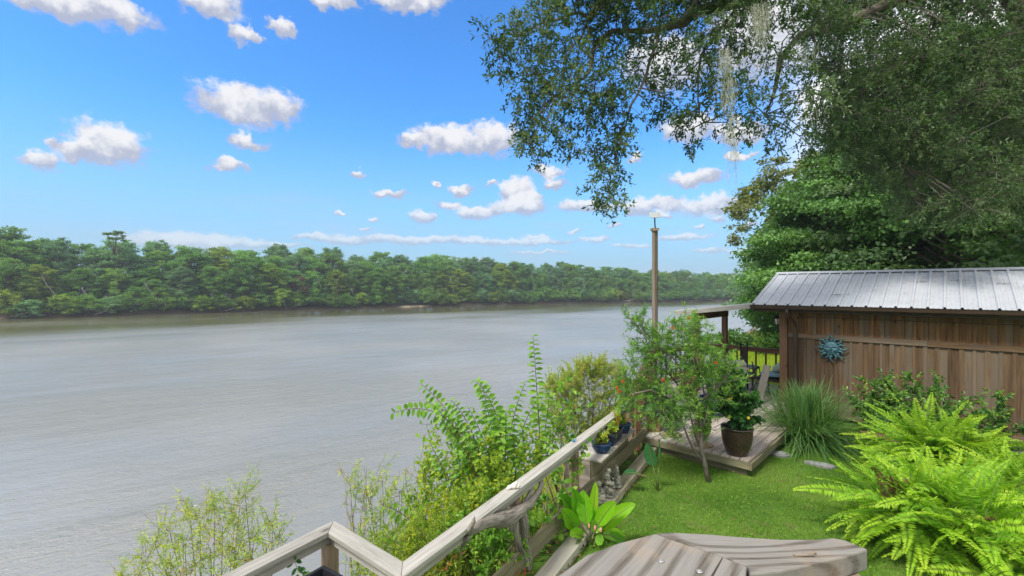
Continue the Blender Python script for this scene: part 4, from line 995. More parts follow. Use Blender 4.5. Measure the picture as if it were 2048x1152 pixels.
def clump_leaves(rs, centres, radii, flat, per, L, W, upbias=.6, outw=.7, style='diamond', vary=.35, sub=6):
    """leaf clusters: every clump breaks up into sprays so the outline stays uneven"""
    P, D, N, Rn = [], [], [], []
    for c, r in zip(centres, radii):
        n = int(per * (r / np.mean(radii)) ** 2)
        if n < 4: continue
        ns = max(3, sub); sc = rdir(rs, ns) * (rs.uniform(.35, 1.0, (ns, 1))) * r; sc[:, 2] *= flat
        k = rs.randint(0, ns, n); off = rs.normal(size=(n, 3)) * (r * .26); off[:, 2] *= flat * .8
        p = sc[k] + off
        out = unit(p + 1e-6)
        P.append(np.asarray(c) + p); nn = unit(rs.normal(size=(n, 3)) * .6 + np.array([0, 0, upbias]) + out * .4); N.append(nn)
        d = unit(out * outw + rs.normal(size=(n, 3)) * .8); d = unit(d - nn * np.sum(d * nn, 1, keepdims=True)); D.append(d)
        base = rs.uniform(.15, .85); Rn.append(np.clip(base + rs.normal(size=n) * .22, 0, 1))
    P, D, N, Rn = map(np.concatenate, (P, D, N, Rn)); n = len(P)
    return leaves(P, D, N, L * rs.uniform(1 - vary, 1 + vary, n), W * rs.uniform(1 - vary, 1 + vary, n), Rn, style)

def gen_tree(name, loc, H, rad, base, nclump, per, clr, L, W, mat, bark, seed, flat=.5, lean=(0, 0), style='diamond', trunk_r=None, label=None, cat='tree', group=None, topr=.35, gaps=.0, core=.55, branches=True, sub=6, ztop=1.0):
    rs = np.random.RandomState(seed); rng = random.Random(seed)
    root = empty(name, loc, 0, label, cat, group); loc = np.array(loc, float)
    tr = trunk_r or H * .018
    top = loc + np.array([lean[0], lean[1], H * .92])
    bend = rs.normal(size=(5, 3)) * H * .018; bend[:, 2] = 0; bend[0] = 0
    tp = [loc + (top - loc) * f + bend[i] for i, f in enumerate((0, .25, .5, .75, 1.0))]
    m = MB(); m.tube([tp[0] - np.array([0, 0, .4])] + tp[0:], [tr * 1.25, tr * 1.1, tr * .85, tr * .62, tr * .4, tr * .12], 8)
    cs = []; rr = []
    for i in range(nclump):
        f = (i + .5) / nclump; zz = base + (1 - base) * (f ** .8) * ztop
        prof = math.sin(math.pi * min(1, (zz - base) / (1 - base) * .78 + .16)) ** .7 * (1 - topr * ((zz - base) / (1 - base)) ** 2)
        a = i * 2.39996 + rng.uniform(-.5, .5); q = rad * prof * (core + (1 - core) * rng.random() ** .5) * rng.uniform(.8, 1.18)
        ax = loc + (top - loc) * zz
        c = np.array([ax[0] + math.cos(a) * q, ax[1] + math.sin(a) * q, loc[2] + H * zz + rng.uniform(-.03, .03) * H])
        cs.append(c); rr.append(clr * rng.uniform(.65, 1.3) * (1 - .35 * max(0, zz - .7)))
        if branches and i % 2 == 0:
            k = max(.12, zz - .16 - .12 * rng.random()); s0 = loc + (top - loc) * k; mid = s0 * .45 + c * .55 + np.array([0, 0, H * .02 - q * .03]); m.tube([s0, mid, c], [tr * .32, tr * .2, tr * .05], 5)
    m.build('trunk', MAT[bark], root, smooth=True)
    me = clump_leaves(rs, cs, rr, flat, per, L, W, style=style, sub=sub)
    place_mesh('crown', me, mat, root)
    return root

# ---- far bank: wooded shore, every tree an object
def far_bank():
    rng = random.Random(21)
    far = (0, 0, 0)
    protos = {}
    def proto(key, *a, **k):
        protos[key] = gen_tree(*a, **k)
    # (name, H, rad, base, nclump, per, clump r, leaf L, W, mat, bark)
    proto('big_a', 'bank_tree', far, 14, 5.4, .18, 52, 270, 1.6, .38, .24, 'bank_leaf_a', 'bark', 1, flat=.55)
    proto('big_b', 'bank_tree', far, 14.5, 5.0, .22, 46, 280, 1.5, .36, .23, 'bank_leaf_b', 'pale_bark', 2, flat=.5)
    proto('big_c', 'bank_tree', far, 14, 5.2, .25, 48, 260, 1.45, .37, .23, 'bank_leaf_c', 'bark', 3, flat=.45)
    proto('big_d', 'bank_tree', far, 15, 4.6, .3, 40, 240, 1.45, .36, .22, 'bank_leaf_b', 'pale_bark', 4, flat=.42, topr=.1)
    proto('big_e', 'bank_tree', far, 14, 5.6, .2, 56, 240, 1.35, .38, .23, 'bank_leaf_a', 'bark', 5, flat=.45, topr=.2)
    proto('shrub_a', 'bank_shrub', far, 5.2, 3.6, .08, 30, 140, 1.25, .36, .25, 'bank_leaf_a', 'bark', 6, flat=.5)
    proto('shrub_b', 'bank_shrub', far, 4.6, 3.4, .1, 28, 150, 1.15, .36, .24, 'bank_leaf_b', 'pale_bark', 7, flat=.45)
    proto('shrub_c', 'bank_shrub', far, 4.8, 3.0, .1, 26, 140, 1.1, .34, .22, 'bank_leaf_c', 'bark', 8, flat=.5)
    proto('wisp', 'bank_tree', far, 17, 3.6, .55, 16, 110, 1.1, .42, .26, 'bank_leaf_b', 'pale_bark', 9, flat=.4, topr=0)
    proto('dead', 'bank_tree', far, 9, 2.8, .35, 18, 120, 1.1, .40, .26, 'bank_leaf_dead', 'pale_bark', 10, flat=.5)
    proto('flat_top', 'bank_tree', far, 20.2, 2.8, .93, 9, 120, 1.0, .42, .26, 'bank_leaf_a', 'bark', 12, flat=.25, topr=0, ztop=1)
    used = {}
    B = [(-190, 74), (-107, 95.4), (-72.5, 126), (-27.8, 164), (23, 197), (94, 227), (131, 246), (200, 300)]
    seg = [math.hypot(B[i + 1][0] - B[i][0], B[i + 1][1] - B[i][1]) for i in range(len(B) - 1)]; T = sum(seg)
    def pt(s, off):
        i = 0
        while i < len(seg) - 1 and s > seg[i]: s -= seg[i]; i += 1
        f = s / seg[i]; x = B[i][0] + (B[i + 1][0] - B[i][0]) * f; y = B[i][1] + (B[i + 1][1] - B[i][1]) * f
        dx, dy = (B[i + 1][0] - B[i][0]) / seg[i], (B[i + 1][1] - B[i][1]) / seg[i]
        return x - dy * off, y + dx * off
    COLN = {'a': 'mid green', 'b': 'blue green', 'c': 'yellow green', 'd': 'slender grey green', 'e': 'broad dark green'}
    def put(key, s, off, sc, label, group, cat='tree'):
        x, y = pt(s, off)
        if x / y < -1.22 or x / y > .62: return
        z = float(height(x, y)) - .1; rz = rng.uniform(0, 6.28); w = sc * rng.uniform(.92, 1.12)
        qx = 1024 + FPX * x / y
        stretch = next(n_ for e_, n_ in ((110, 'at the left edge'), (230, 'left of the flat-topped tree'), (390, 'right of the flat-topped tree'), (520, 'under the biggest cloud'), (660, 'around the brownish tree'), (790, 'right of the brownish tree'), (930, 'under the long middle cloud'), (1060, 'at the middle of the view'), (1190, 'right of the middle'), (1305, 'just left of the pole'), (1400, 'just right of the pole'), (9999, 'beside the shed roof')) if qx < e_)
        label = label.replace('@', stretch); group = group
        o = protos[key]
        if key in used: o = copy_tree(o, (x, y, z), rz, (w, w, sc))
        else: used[key] = 1; o.location = (x, y, z); o.rotation_euler = (0, 0, rz); o.scale = (w, w, sc)
        for p_ in ('group', 'label'):
            if p_ in o: del o[p_]
        tag(o, label, cat, group)
    s = 40.0
    prof = lambda x_y: np.interp(x_y, [-1.15, -.6, -.17, .10, .36, .50], [1.08, 1.12, 1.12, 1.06, .86, .80])
    rows = [(1.2, 4.7, 'shrub', (.75, 1.1), 'low', 'riverside shrubs on the far bank'), (5.0, 6.4, 'big', (.62, .80), 'middle sized', 'trees in the front row of the far wooded bank'), (10.5, 6.6, 'big', (.86, 1.08), 'tall', 'trees in the back row of the far wooded bank'), (17, 7.6, 'big', (.98, 1.16), 'tall', 'trees in the back row of the far wooded bank')]
    for ri, (off, sp, kind, (s0, s1), szn, grp) in enumerate(rows):
        s = 30 + ri * 1.7
        while s < T - 20:
            x, y = pt(s, off); k = prof(x / y)
            if kind == 'shrub':
                key = 'shrub_' + rng.choice('aabc'); lab = COLN[key[-1]] + ' low shrub on the far waterline, @'; cat = 'shrub'
            else:
                key = 'big_' + rng.choice('aabbcde' if ri > 1 else 'aabce'); cat = 'tree'
                lab = COLN[key[-1]] + (' front row tree on the far bank, @' if ri == 1 else ' back row tree on the far bank, @' if ri == 2 else ' rearmost tree on the far bank, @')
            put(key, s, off + rng.uniform(-1, 1.4), rng.uniform(s0, s1) * (k if kind != 'shrub' else 1), lab, grp, cat)
            s += sp * rng.uniform(.78, 1.2)
    by_lab = {}
    for o in list(COL.objects):
        if o.parent is None and 'group' in o and 'far' in o['group'] and 'label' in o: by_lab.setdefault(o['label'], []).append(o)
    for l_, os_ in by_lab.items():
        if len(os_) < 2: continue
        os_.sort(key=lambda o: o.location.x / o.location.y)
        names = ['leftmost'] + ['second', 'third', 'fourth', 'fifth', 'sixth', 'seventh', 'eighth', 'ninth', 'tenth', 'eleventh', 'twelfth', 'thirteenth', 'fourteenth'][:len(os_) - 2] + ['rightmost']
        for o, w_ in zip(os_, names): o['label'] = w_ + ' ' + l_
    # individuals that stand out
    def by_ray(px, off):
        best = min(np.arange(30, T - 5, .5), key=lambda q: abs(pt(q, off)[0] / pt(q, off)[1] - (px - 1024) / FPX)); return float(best)
    put('dead', by_ray(600, 3.0), 3.0, 1.0, 'tree with dead brown patches on the far bank among green trees', None)
    put('flat_top', by_ray(228, 9), 9, .93, 'thin tree with a small flat topped crown above the left far treeline', None)
    put('big_e', by_ray(2, 12), 12, 1.32, 'tallest dark tree of the far bank at the left edge', None)
    for px in (495, 660, 1160, 880): put('wisp', by_ray(px, 13), 13, rng.uniform(.9, .98), {495: 'wispy tree top poking above the treeline below the left cloud bank', 660: 'wispy tree top above the dark green middle of the far treeline', 1160: 'wispy pale tree between middle and right of the far treeline', 880: 'wispy tree above the dip in the middle of the far treeline'}[px], None)
    # understory behind the front row, so no daylight shows between trunks
    rs = np.random.RandomState(77); cs = []; rr = []
    for s in np.arange(25, T, 2.6):
        for off, z in ((3.5, 0.9), (7.5, 1.6), (8.5, 4.5), (14, 3), (15, 7)):
            x, y = pt(s, off + rs.uniform(-1, 1)); 
            if -1.25 < x / y < .65: cs.append((x, y, -2.4 + z + rs.uniform(-.6, .6))); rr.append(1.9)
    place_mesh('undergrowth', clump_leaves(rs, cs, rr, .8, 85, .55, .42), 'bank_leaf_a', kind='stuff', label='dark tangled undergrowth between the trunks of the far bank', cat='undergrowth')
    # fallen logs and snags at the waterline
    m_i = 0
    for px, L_, lab in ((35, 5.0, 'pale fallen snag at the waterline far left'), (200, 3.5, 'fallen grey limb at the waterline left of the middle'), (460, 4, 'long fallen branch lying on the dark mud of the far bank'), (1000, 4, 'bleached log at the waterline in the middle of the far bank'), (1255, 6, 'bleached log with branches left of the tall pole'), (1400, 6, 'pale driftwood pile on the sandy right part of the far bank')):
        s_ = by_ray(px, -.3); x, y = pt(s_, .1); m = MB(); z = WATER + .35; a = random.uniform(-.6, .6)
        m.tube([(x - L_ / 2, y, z - .2), (x, y - .3, z + .3), (x + L_ / 2, y + a, z + .9)], [.16, .12, .05], 6)
        for k in range(5): f = random.uniform(-.3, .5); m.tube([(x + f * L_, y, z + .2 + f), (x + f * L_ + random.uniform(-.8, .8), y - .6, z + random.uniform(.5, 1.6))], [.06, .02], 5)
        tag(m.build('fallen_log', MAT['pale_bark']), lab, 'log', 'fallen logs along the far waterline')
    # bare white limbs showing in the wood
    for px, py, L_, lab in ((300, 570, 2.2, 'bare white limb in the far wood above the water at left'), (425, 590, 2.4, 'bare white limb in the left far wood near the water'), (632, 545, 3.0, 'bare forked white limb beside the brown patched tree'), (95, 560, 2.4, 'bare pale limb left of the flat-topped tree'), (175, 585, 2.0, 'low pale limb near the water left of the flat-topped tree'), (385, 600, 2.0, 'low pale limb near the water under the left clouds'), (560, 590, 2.4, 'pale limb low in the wood left of the brownish tree'), (705, 580, 2.2, 'pale limb right of the brownish tree'), (900, 560, 3.2, 'tall pale limb in the middle of the far wood'), (1062, 555, 4.0, 'tall pale limb right of the middle of the far wood'), (1122, 580, 3.6, 'pale leaning limb far right of the middle of the wood'), (1165, 565, 4.0, 'tall pale limb left of the pole'), (1262, 585, 3.4, 'pale limb low in the wood just left of the pole')):
        s_ = by_ray(px, 2.0); x, y = pt(s_, 1.2); z = CAMZ - (py - 576) / FPX * y; m = MB()
        p0 = Vector((x, y - 1, z)); m.tube([p0 + Vector((.9, 2, -L_ * 1.6)), p0 + Vector((.3, .3, -L_ * .4)), p0, p0 + Vector((-.4, 0, L_ * .5))], [.10, .07, .05, .02], 6); m.tube([p0, p0 + Vector((.7, 0, L_ * .35)), p0 + Vector((.8, 0, L_ * .6))], [.05, .03, .015], 5)
        tag(m.build('bare_limb', MAT['pale_bark']), lab, 'dead limb', 'bare white limbs in the far wood')
far_bank()

# ---- trees behind the shed and by the far lawn
def right_woods():
    def T(px, Y, **k):
        x = (px - 1024) / FPX * Y; return (x, Y, float(height(x, Y)) - .1)
    gen_tree('leafy_tree', T(1790, 19.5), 9.2, 5.0, .10, 85, 620, 1.25, .17, .11, 'right_leaf', 'bark', 31, flat=.38, topr=.25, label='large bright green leafy tree rising straight behind the shed roof')
    gen_tree('leafy_tree', T(1660, 22), 8.6, 3.6, .08, 60, 560, 1.1, .18, .12, 'right_leaf', 'bark', 32, flat=.38, topr=.55, label='rounded green tree behind the left end of the shed roof')
    gen_tree('cedar_tree', T(1590, 20), 5.0, 1.75, .03, 70, 420, .65, .14, .06, 'cedar_leaf', 'bark', 33, flat=.9, topr=.75, core=.4, label='bright green feathery cedar left of the shed roof end', sub=9)
    gen_tree('open_tree', T(1590, 30), 11.2, 4.6, .38, 40, 330, .95, .22, .13, 'olive_leaf', 'bark', 34, flat=.42, topr=.1, label='open crowned olive green tree against the sky left of the shed roof')
    gen_tree('grey_tree', T(1600, 27), 7.6, 3.0, .1, 40, 380, 1.0, .19, .12, 'bank_leaf_b', 'pale_bark', 41, flat=.5, label='grey green tree between the cedar and the open crowned tree')
    gen_tree('dark_tree', T(1960, 17), 11.5, 5.2, .14, 80, 600, 1.35, .17, .12, 'dark_leaf', 'bark', 35, flat=.45, topr=.2, label='very dark broad tree behind the right end of the shed')
    gen_tree('dark_tree', T(2130, 21), 15, 7.0, .1, 80, 560, 1.7, .22, .15, 'dark_leaf', 'bark', 36, flat=.5, topr=.2, label='dark tree crossing the right edge above the shed')
    gen_tree('dark_tree', T(1850, 26), 16, 6.2, .12, 80, 560, 1.7, .24, .17, 'right_leaf', 'bark', 37, flat=.5, topr=.2, label='tall green tree farthest back behind the shed')
    gen_tree('slope_tree', T(1545, 25), 2.6, 1.25, .25, 18, 190, .42, .15, .09, 'right_leaf', 'pale_bark', 38, flat=.4, label='small light green tree at the river edge beside the sloping stair')
    gen_tree('slope_tree', T(1625, 22.5), 2.6, 1.5, .02, 26, 380, .6, .15, .09, 'cedar_leaf', 'pale_bark', 39, flat=.6, label='dense green bush at the end of the far lawn beside the lantern')
    # backdrop wood to the right: reads as one dark mass
    rs = np.random.RandomState(5); cs = []; rr = []
    for px in np.arange(1600, 2260, 14):
        for k in range(9):
            Y = rs.uniform(27, 36); cs.append(((px - 1024) / FPX * Y, Y, rs.uniform(.3, 9 + 4 * (px > 1750)) if k else rs.uniform(.2, 2))); rr.append(1.9)
    place_mesh('distant_wood', clump_leaves(rs, cs, rr, .7, 170, .42, .3), 'dark_leaf', kind='stuff', label='dark wood closing the view behind the trees and the shed', cat='wood')
    # weeds at the far edge of the lawn
    cs = []; rr = []
    for k in range(60):
        px = rs.uniform(1445, 1600); Y = rs.uniform(22.8, 25); cs.append(((px - 1024) / FPX * Y, Y, rs.uniform(-.1, .3))); rr.append(rs.uniform(.2, .45))
    place_mesh('lawn_edge_weeds', clump_leaves(rs, cs, rr, .8, 90, .13, .05), 'yellow_leaf', kind='stuff', label='bright weeds along the end of the far lawn', cat='weeds')
    cs = []; rr = []
    for k in range(40):
        px = rs.uniform(1395, 1500); Y = rs.uniform(20.5, 22.5); cs.append(((px - 1024) / FPX * Y, Y, rs.uniform(.1, .9) - .2 * (1500 - px) / 60)); rr.append(rs.uniform(.15, .4))
    place_mesh('bank_saplings', clump_leaves(rs, cs, rr, .4, 70, .16, .09), 'right_leaf', kind='stuff', label='thin saplings at the river edge behind the porch posts', cat='saplings')
right_woods()

# ---- live oak hanging over the view
def live_oak():
    rs = np.random.RandomState(11); rng = random.Random(11)
    base = Vector((14.3, 11.2, -.1)); root = empty('live_oak', base, 0, 'huge live oak whose drooping leafy limbs hang across the upper right of the view', 'tree')
    m = MB(); m.tube([base, base + Vector((-.1, 0, 2)), base + Vector((-.4, -.3, 4.5)), base + Vector((-1.0, -.8, 7))], [.75, .58, .52, .42], 16); m.build('trunk', MAT['bark'], root, smooth=True)
    fork = base + Vector((-1.0, -.8, 7)); fork2 = base + Vector((-.4, -.3, 4.5))
    A = lambda *l: [at(*q) for q in l]
    limbs = []
    def limb(pts, r0, r1):
        n = len(pts); limbs.append((pts, [r0 + (r1 - r0) * i / (n - 1) for i in range(n)]))
    limb([fork] + A((1900, -160, 9.5), (1640, -70, 8.8), (1480, 5, 8.3), (1395, 22, 8.1), (1370, 48, 8.0), (1330, 60, 7.9)), .30, .05)
    limb(A((1560, -40, 8.5), (1430, 10, 8.0), (1385, 28, 7.8)), .12, .06)
    limb(A((1480, -60, 8.4), (1400, -20, 7.9), (1382, 20, 7.7), (1362, 40, 7.7), (1300, 62, 7.6), (1225, 62, 7.5), (1190, 85, 7.5), (1182, 130, 7.4), (1178, 145, 7.4), (1155, 165, 7.4), (1130, 185, 7.4), (1110, 190, 7.4)), .11, .012)
    limb(A((1225, 62, 7.5), (1208, 90, 7.4), (1180, 105, 7.3), (1175, 42, 7.3)), .03, .01)
    limb(A((1330, -60, 8.0), (1262, -10, 7.7), (1200, 12, 7.6), (1178, 38, 7.5), (1158, 25, 7.5), (1120, 38, 7.5), (1080, 48, 7.5), (1050, 62, 7.5), (1020, 90, 7.5)), .07, .012)
    limb(A((1178, 38, 7.5), (1165, 70, 7.4), (1140, 100, 7.4), (1125, 140, 7.4), (1100, 165, 7.4)), .03, .008)
    limb(A((1320, 58, 7.7), (1300, 120, 7.5), (1284, 170, 7.4), (1262, 210, 7.4), (1252, 250, 7.4), (1236, 300, 7.4), (1222, 350, 7.4), (1218, 400, 7.4)), .045, .008)
    limb(A((1252, 190, 7.4), (1215, 190, 7.3), (1190, 195, 7.3)), .02, .006)
    limb(A((1480, 5, 8.3), (1430, 70, 8.1), (1402, 110, 8.0), (1396, 170, 8.0), (1398, 225, 8.0), (1408, 245, 8.0)), .05, .01)
    limb(A((1400, 120, 8), (1375, 150, 8), (1330, 150, 7.9), (1290, 155, 7.9)), .025, .008)
    limb([fork] + A((2050, -100, 9.5), (1850, -20, 9.0), (1700, 40, 8.9), (1600, 70, 8.8), (1560, 120, 8.7), (1550, 180, 8.7), (1530, 230, 8.6)), .24, .02)
    limb([fork2] + A((2080, 60, 10.5), (2000, 130, 10.2), (1940, 190, 10), (1900, 230, 9.9), (1830, 270, 9.8), (1800, 330, 9.7)), .22, .03)
    limb(A((2000, 130, 10.2), (1930, 110, 10), (1820, 120, 9.8), (1740, 170, 9.6), (1690, 220, 9.4)), .10, .02)
    limb([fork2] + A((2100, 200, 10.5), (2000, 270, 10.2), (1960, 330, 10), (1900, 370, 9.9)), .14, .03)
    limb(A((1620, 60, 8.8), (1650, 130, 9), (1640, 220, 9.1)), .05, .01)
    limbs = [(p, [max(.006, x_ * .62) for x_ in r]) for p, r in limbs]
    for i, (p, r) in enumerate(limbs):
        b = MB(); q = [p[0]]
        for a_, c_ in zip(p[:-1], p[1:]):
            q += [a_.lerp(c_, .5) + Vector((rng.uniform(-.03, .03), rng.uniform(-.03, .03), rng.uniform(-.03, .03))) * (c_ - a_).length, c_]
        rr = list(np.interp(np.linspace(0, 1, len(q)), np.linspace(0, 1, len(r)), r)); b.tube(q, rr, 8); b.build('limb', MAT['bark'], root, smooth=True)
    # leaf masses (photo-measured spots with their own distance)
    Q = [(985,85,24),(1000,150,14),(995,118,20),(1018,45,34),(1040,85,40),(1065,30,42),(1100,20,45),(1085,75,44),(1060,150,34),(1090,130,50),(1120,90,50),(1060,190,34),(1045,200,26),(1080,180,44),(1110,170,46),(1140,200,46),(1065,245,36),(1095,240,38),(1060,290,26),(1085,310,22),(1055,270,22),(1130,265,32),(1150,300,22),(1150,150,46),
         (1160,50,48),(1200,30,52),(1180,110,48),(1210,80,50),(1190,170,42),(1225,150,44),(1180,230,36),(1205,210,42),(1240,190,44),(1215,265,34),(1195,300,24),(1235,240,38),(1222,310,32),(1205,345,20),(1232,345,24),(1215,375,28),(1228,400,22),(1205,405,14),(1250,280,18),
         (1250,30,52),(1265,90,46),(1300,40,50),(1275,140,40),(1300,190,34),(1330,110,40),(1310,230,16),(1345,60,44),(1345,180,30),(1355,215,18),(1370,110,32),(1390,50,40),(1395,150,30),(1372,250,18),(1385,285,12),(1360,235,16),(1395,215,20),(1405,100,40),(1430,50,48),(1440,150,34),(1450,95,40),(1440,205,28),(1455,240,26),(1470,180,38),(1480,120,40),(1470,50,46),(1500,220,34),(1485,262,16),(1510,170,38),(1525,90,44),(1530,30,46),(1545,200,34),(1540,255,20),(1555,285,12),(1570,130,46),(1580,235,24),(1585,60,50),(1600,180,42),(1610,262,18),(1630,110,54),(1640,40,50),(1640,200,44),(1622,290,16)]
    rs2 = np.random.RandomState(4)
    for k in range(400):
        x = rs2.uniform(1640, 2110); y = rs2.uniform(-80, 430) ; lim = 300 + (x - 1640) * .75
        if y < lim and rs2.rand() < .96: Q.append((x, y, rs2.uniform(30, 48)))
    for k in range(60): Q.append((rs2.uniform(1080, 1700), rs2.uniform(-110, 0), 45))
    lp = np.array([np.array(v) for p, r in limbs for v in p]); lpts = []
    for p, r in limbs:
        for a_, c_ in zip(p[:-1], p[1:]):
            for f in np.linspace(0, 1, 8): lpts.append(np.array(a_.lerp(c_, f)))
    lpts = np.array(lpts)
    P, D, N, Rn = [], [], [], []; tw = MB()
    for (x, y, r) in Q:
        right = x > 1640
        Y = (7.4 + (x - 1200) * .0018 if not right else rs.uniform(8.5, 11.5)) + rs.uniform(-.5, .5)
        c = np.array(at(x, y, Y)); rad = r / FPX * Y
        near = lpts[np.argmin(np.linalg.norm(lpts - c, axis=1))]
        base_c = rs.uniform(.05, .85)
        ntw = int(9 + (r / 14) ** 2 * (1.85 if not right else 1.55))
        if np.linalg.norm(near - c) < 2.2:
            mid = (near + c) / 2 + np.array([rs.uniform(-.08, .08), 0, .08]); tw.tube([near, mid, c], [.014, .010, .006], 5, cap=False)
        for k in range(ntw):
            t = c + rs.normal(size=3) * rad * .46; s0 = c + (t - c) * .15 + rs.normal(size=3) * .03
            dr = unit((t - s0)[None])[0] * .6 + np.array([0, 0, -.55]) + rs.normal(size=3) * .35; dr = dr / np.linalg.norm(dr); Lt = rs.uniform(.12, .26)
            if k % 2 == 0: tw.tube([s0, t, t + dr * Lt], [.004, .003, .0015], 3, cap=False)
            nl = rs.randint(11, 19); f = rs.uniform(-.15, 1, nl)[:, None]; pp = t + dr * Lt * f + rs.normal(size=(nl, 3)) * .022
            dd = unit(dr + rs.normal(size=(nl, 3)) * .8); P.append(pp); D.append(dd); N.append(rs.normal(size=(nl, 3)) + np.array([0, 0, .8])); Rn.append(np.clip(base_c + rs.uniform(-.15, .15) + rs.normal(size=nl) * .14, 0, 1))
    P, D, N, Rn = map(np.concatenate, (P, D, N, Rn)); n = len(P)
    place_mesh('crown', leaves(P, D, N, rs.uniform(.055, .10, n), rs.uniform(.022, .036, n), Rn, 'diamond', .2), 'oak_leaf', root)
    tw.build('twigs', MAT['bark'], root)
    # spanish moss
    def moss(spots, label):
        m_p, m_d, m_n, m_l, m_w = [], [], [], [], []
        for (x, y, Y, rx, L_, n_) in spots:
            for k in range(n_):
                p = np.array(at(x + rs.normal() * rx, y + rs.uniform(0, 8), Y)) + rs.normal(size=3) * .02; d = np.array([rs.normal() * .12, rs.normal() * .12, -1.0]); ln = L_ * rs.uniform(.35, 1); st = max(3, int(ln / .045))
                for q in range(st):
                    d2 = unit((d + rs.normal(size=3) * (.22 if rs.rand() < .7 else .7))[None])[0]; m_p.append(p.copy()); m_d.append(d2); m_n.append(rs.normal(size=3)); m_l.append(.11); m_w.append(.0055); p = p + unit(d[None])[0] * .045 + rs.normal(size=3) * .007 + (np.array(at(x, y, Y)) - p) * np.array([.05, .05, 0])
        return place_mesh('spanish_moss', leaves(np.array(m_p), np.array(m_d), np.array(m_n), np.array(m_l), np.array(m_w), rs.uniform(0, 1, len(m_p)), 'tri'), 'moss_fibre', label=label, cat='moss', group='spanish moss hanging from the oak')
    moss([(1452, 95, 7.1, 8, 1.15, 40), (1460, 150, 7.1, 6, .75, 30), (1463, 225, 7.1, 2.2, 1.15, 22), (1468, 275, 7.1, 1.2, .95, 12)], 'long pale strand of spanish moss hanging lowest from the oak')
    moss([(1516, 5, 7.3, 15, .8, 80)], 'bushy tuft of spanish moss at the top edge right of the long strand')
    moss([(1425, 120, 7.5, 7, .6, 26)], 'short thin strands of spanish moss left of the long strand')
    moss([(1615, 80, 7.8, 16, .5, 40)], 'faint grey tuft of spanish moss among the right hand oak leaves')
live_oak()
# ---------------------------------------------------------------- garden plants
def curve_pts(p0, d0, L, droop, n, rs, wob=.0):
    """an arching stem: starts along d0, bends down"""
    P = [np.array(p0, float)]; d = np.array(d0, float); d /= np.linalg.norm(d)
    for i in range(n):
        d = d + np.array([0, 0, -droop / n]) + (rs.normal(size=3) * wob if wob else 0); d /= np.linalg.norm(d); P.append(P[-1] + d * L / n)
    return np.array(P)
def ribbon(curves, w0, rnd, prof=lambda t: np.minimum(1, t * 6) * (1 - t) ** .6 + .02, upref=None, mat=None):
    """flat tapered blades following curves (list of (k,3) arrays, all same k)"""
    C = np.array(curves); n, k, _ = C.shape; T = np.gradient(C, axis=1); T = unit(T)
    up = np.array([0, 0, 1.0]); S = unit(np.cross(T, up) + 1e-6); t = np.linspace(0, 1, k); w = np.asarray(w0, float).reshape(-1, 1, 1) * prof(t)[None, :, None]
    Np = np.cross(S, T); V = np.stack([C + S * w / 2 + Np * w * .18, C, C - S * w / 2 + Np * w * .18], 2).reshape(-1, 3); base = np.arange(n)[:, None, None] * k * 3; i = np.arange(k - 1)[None, :, None] * 3
    q1 = base + i + np.array([0, 3, 4, 1]); q2 = base + i + np.array([1, 4, 5, 2]); q = np.concatenate([q1.reshape(-1, 4), q2.reshape(-1, 4)]); r = np.repeat(rnd, k - 1)
    return fast_mesh('blades', V, quads=q, rq=np.concatenate([r, r]), smooth=True)

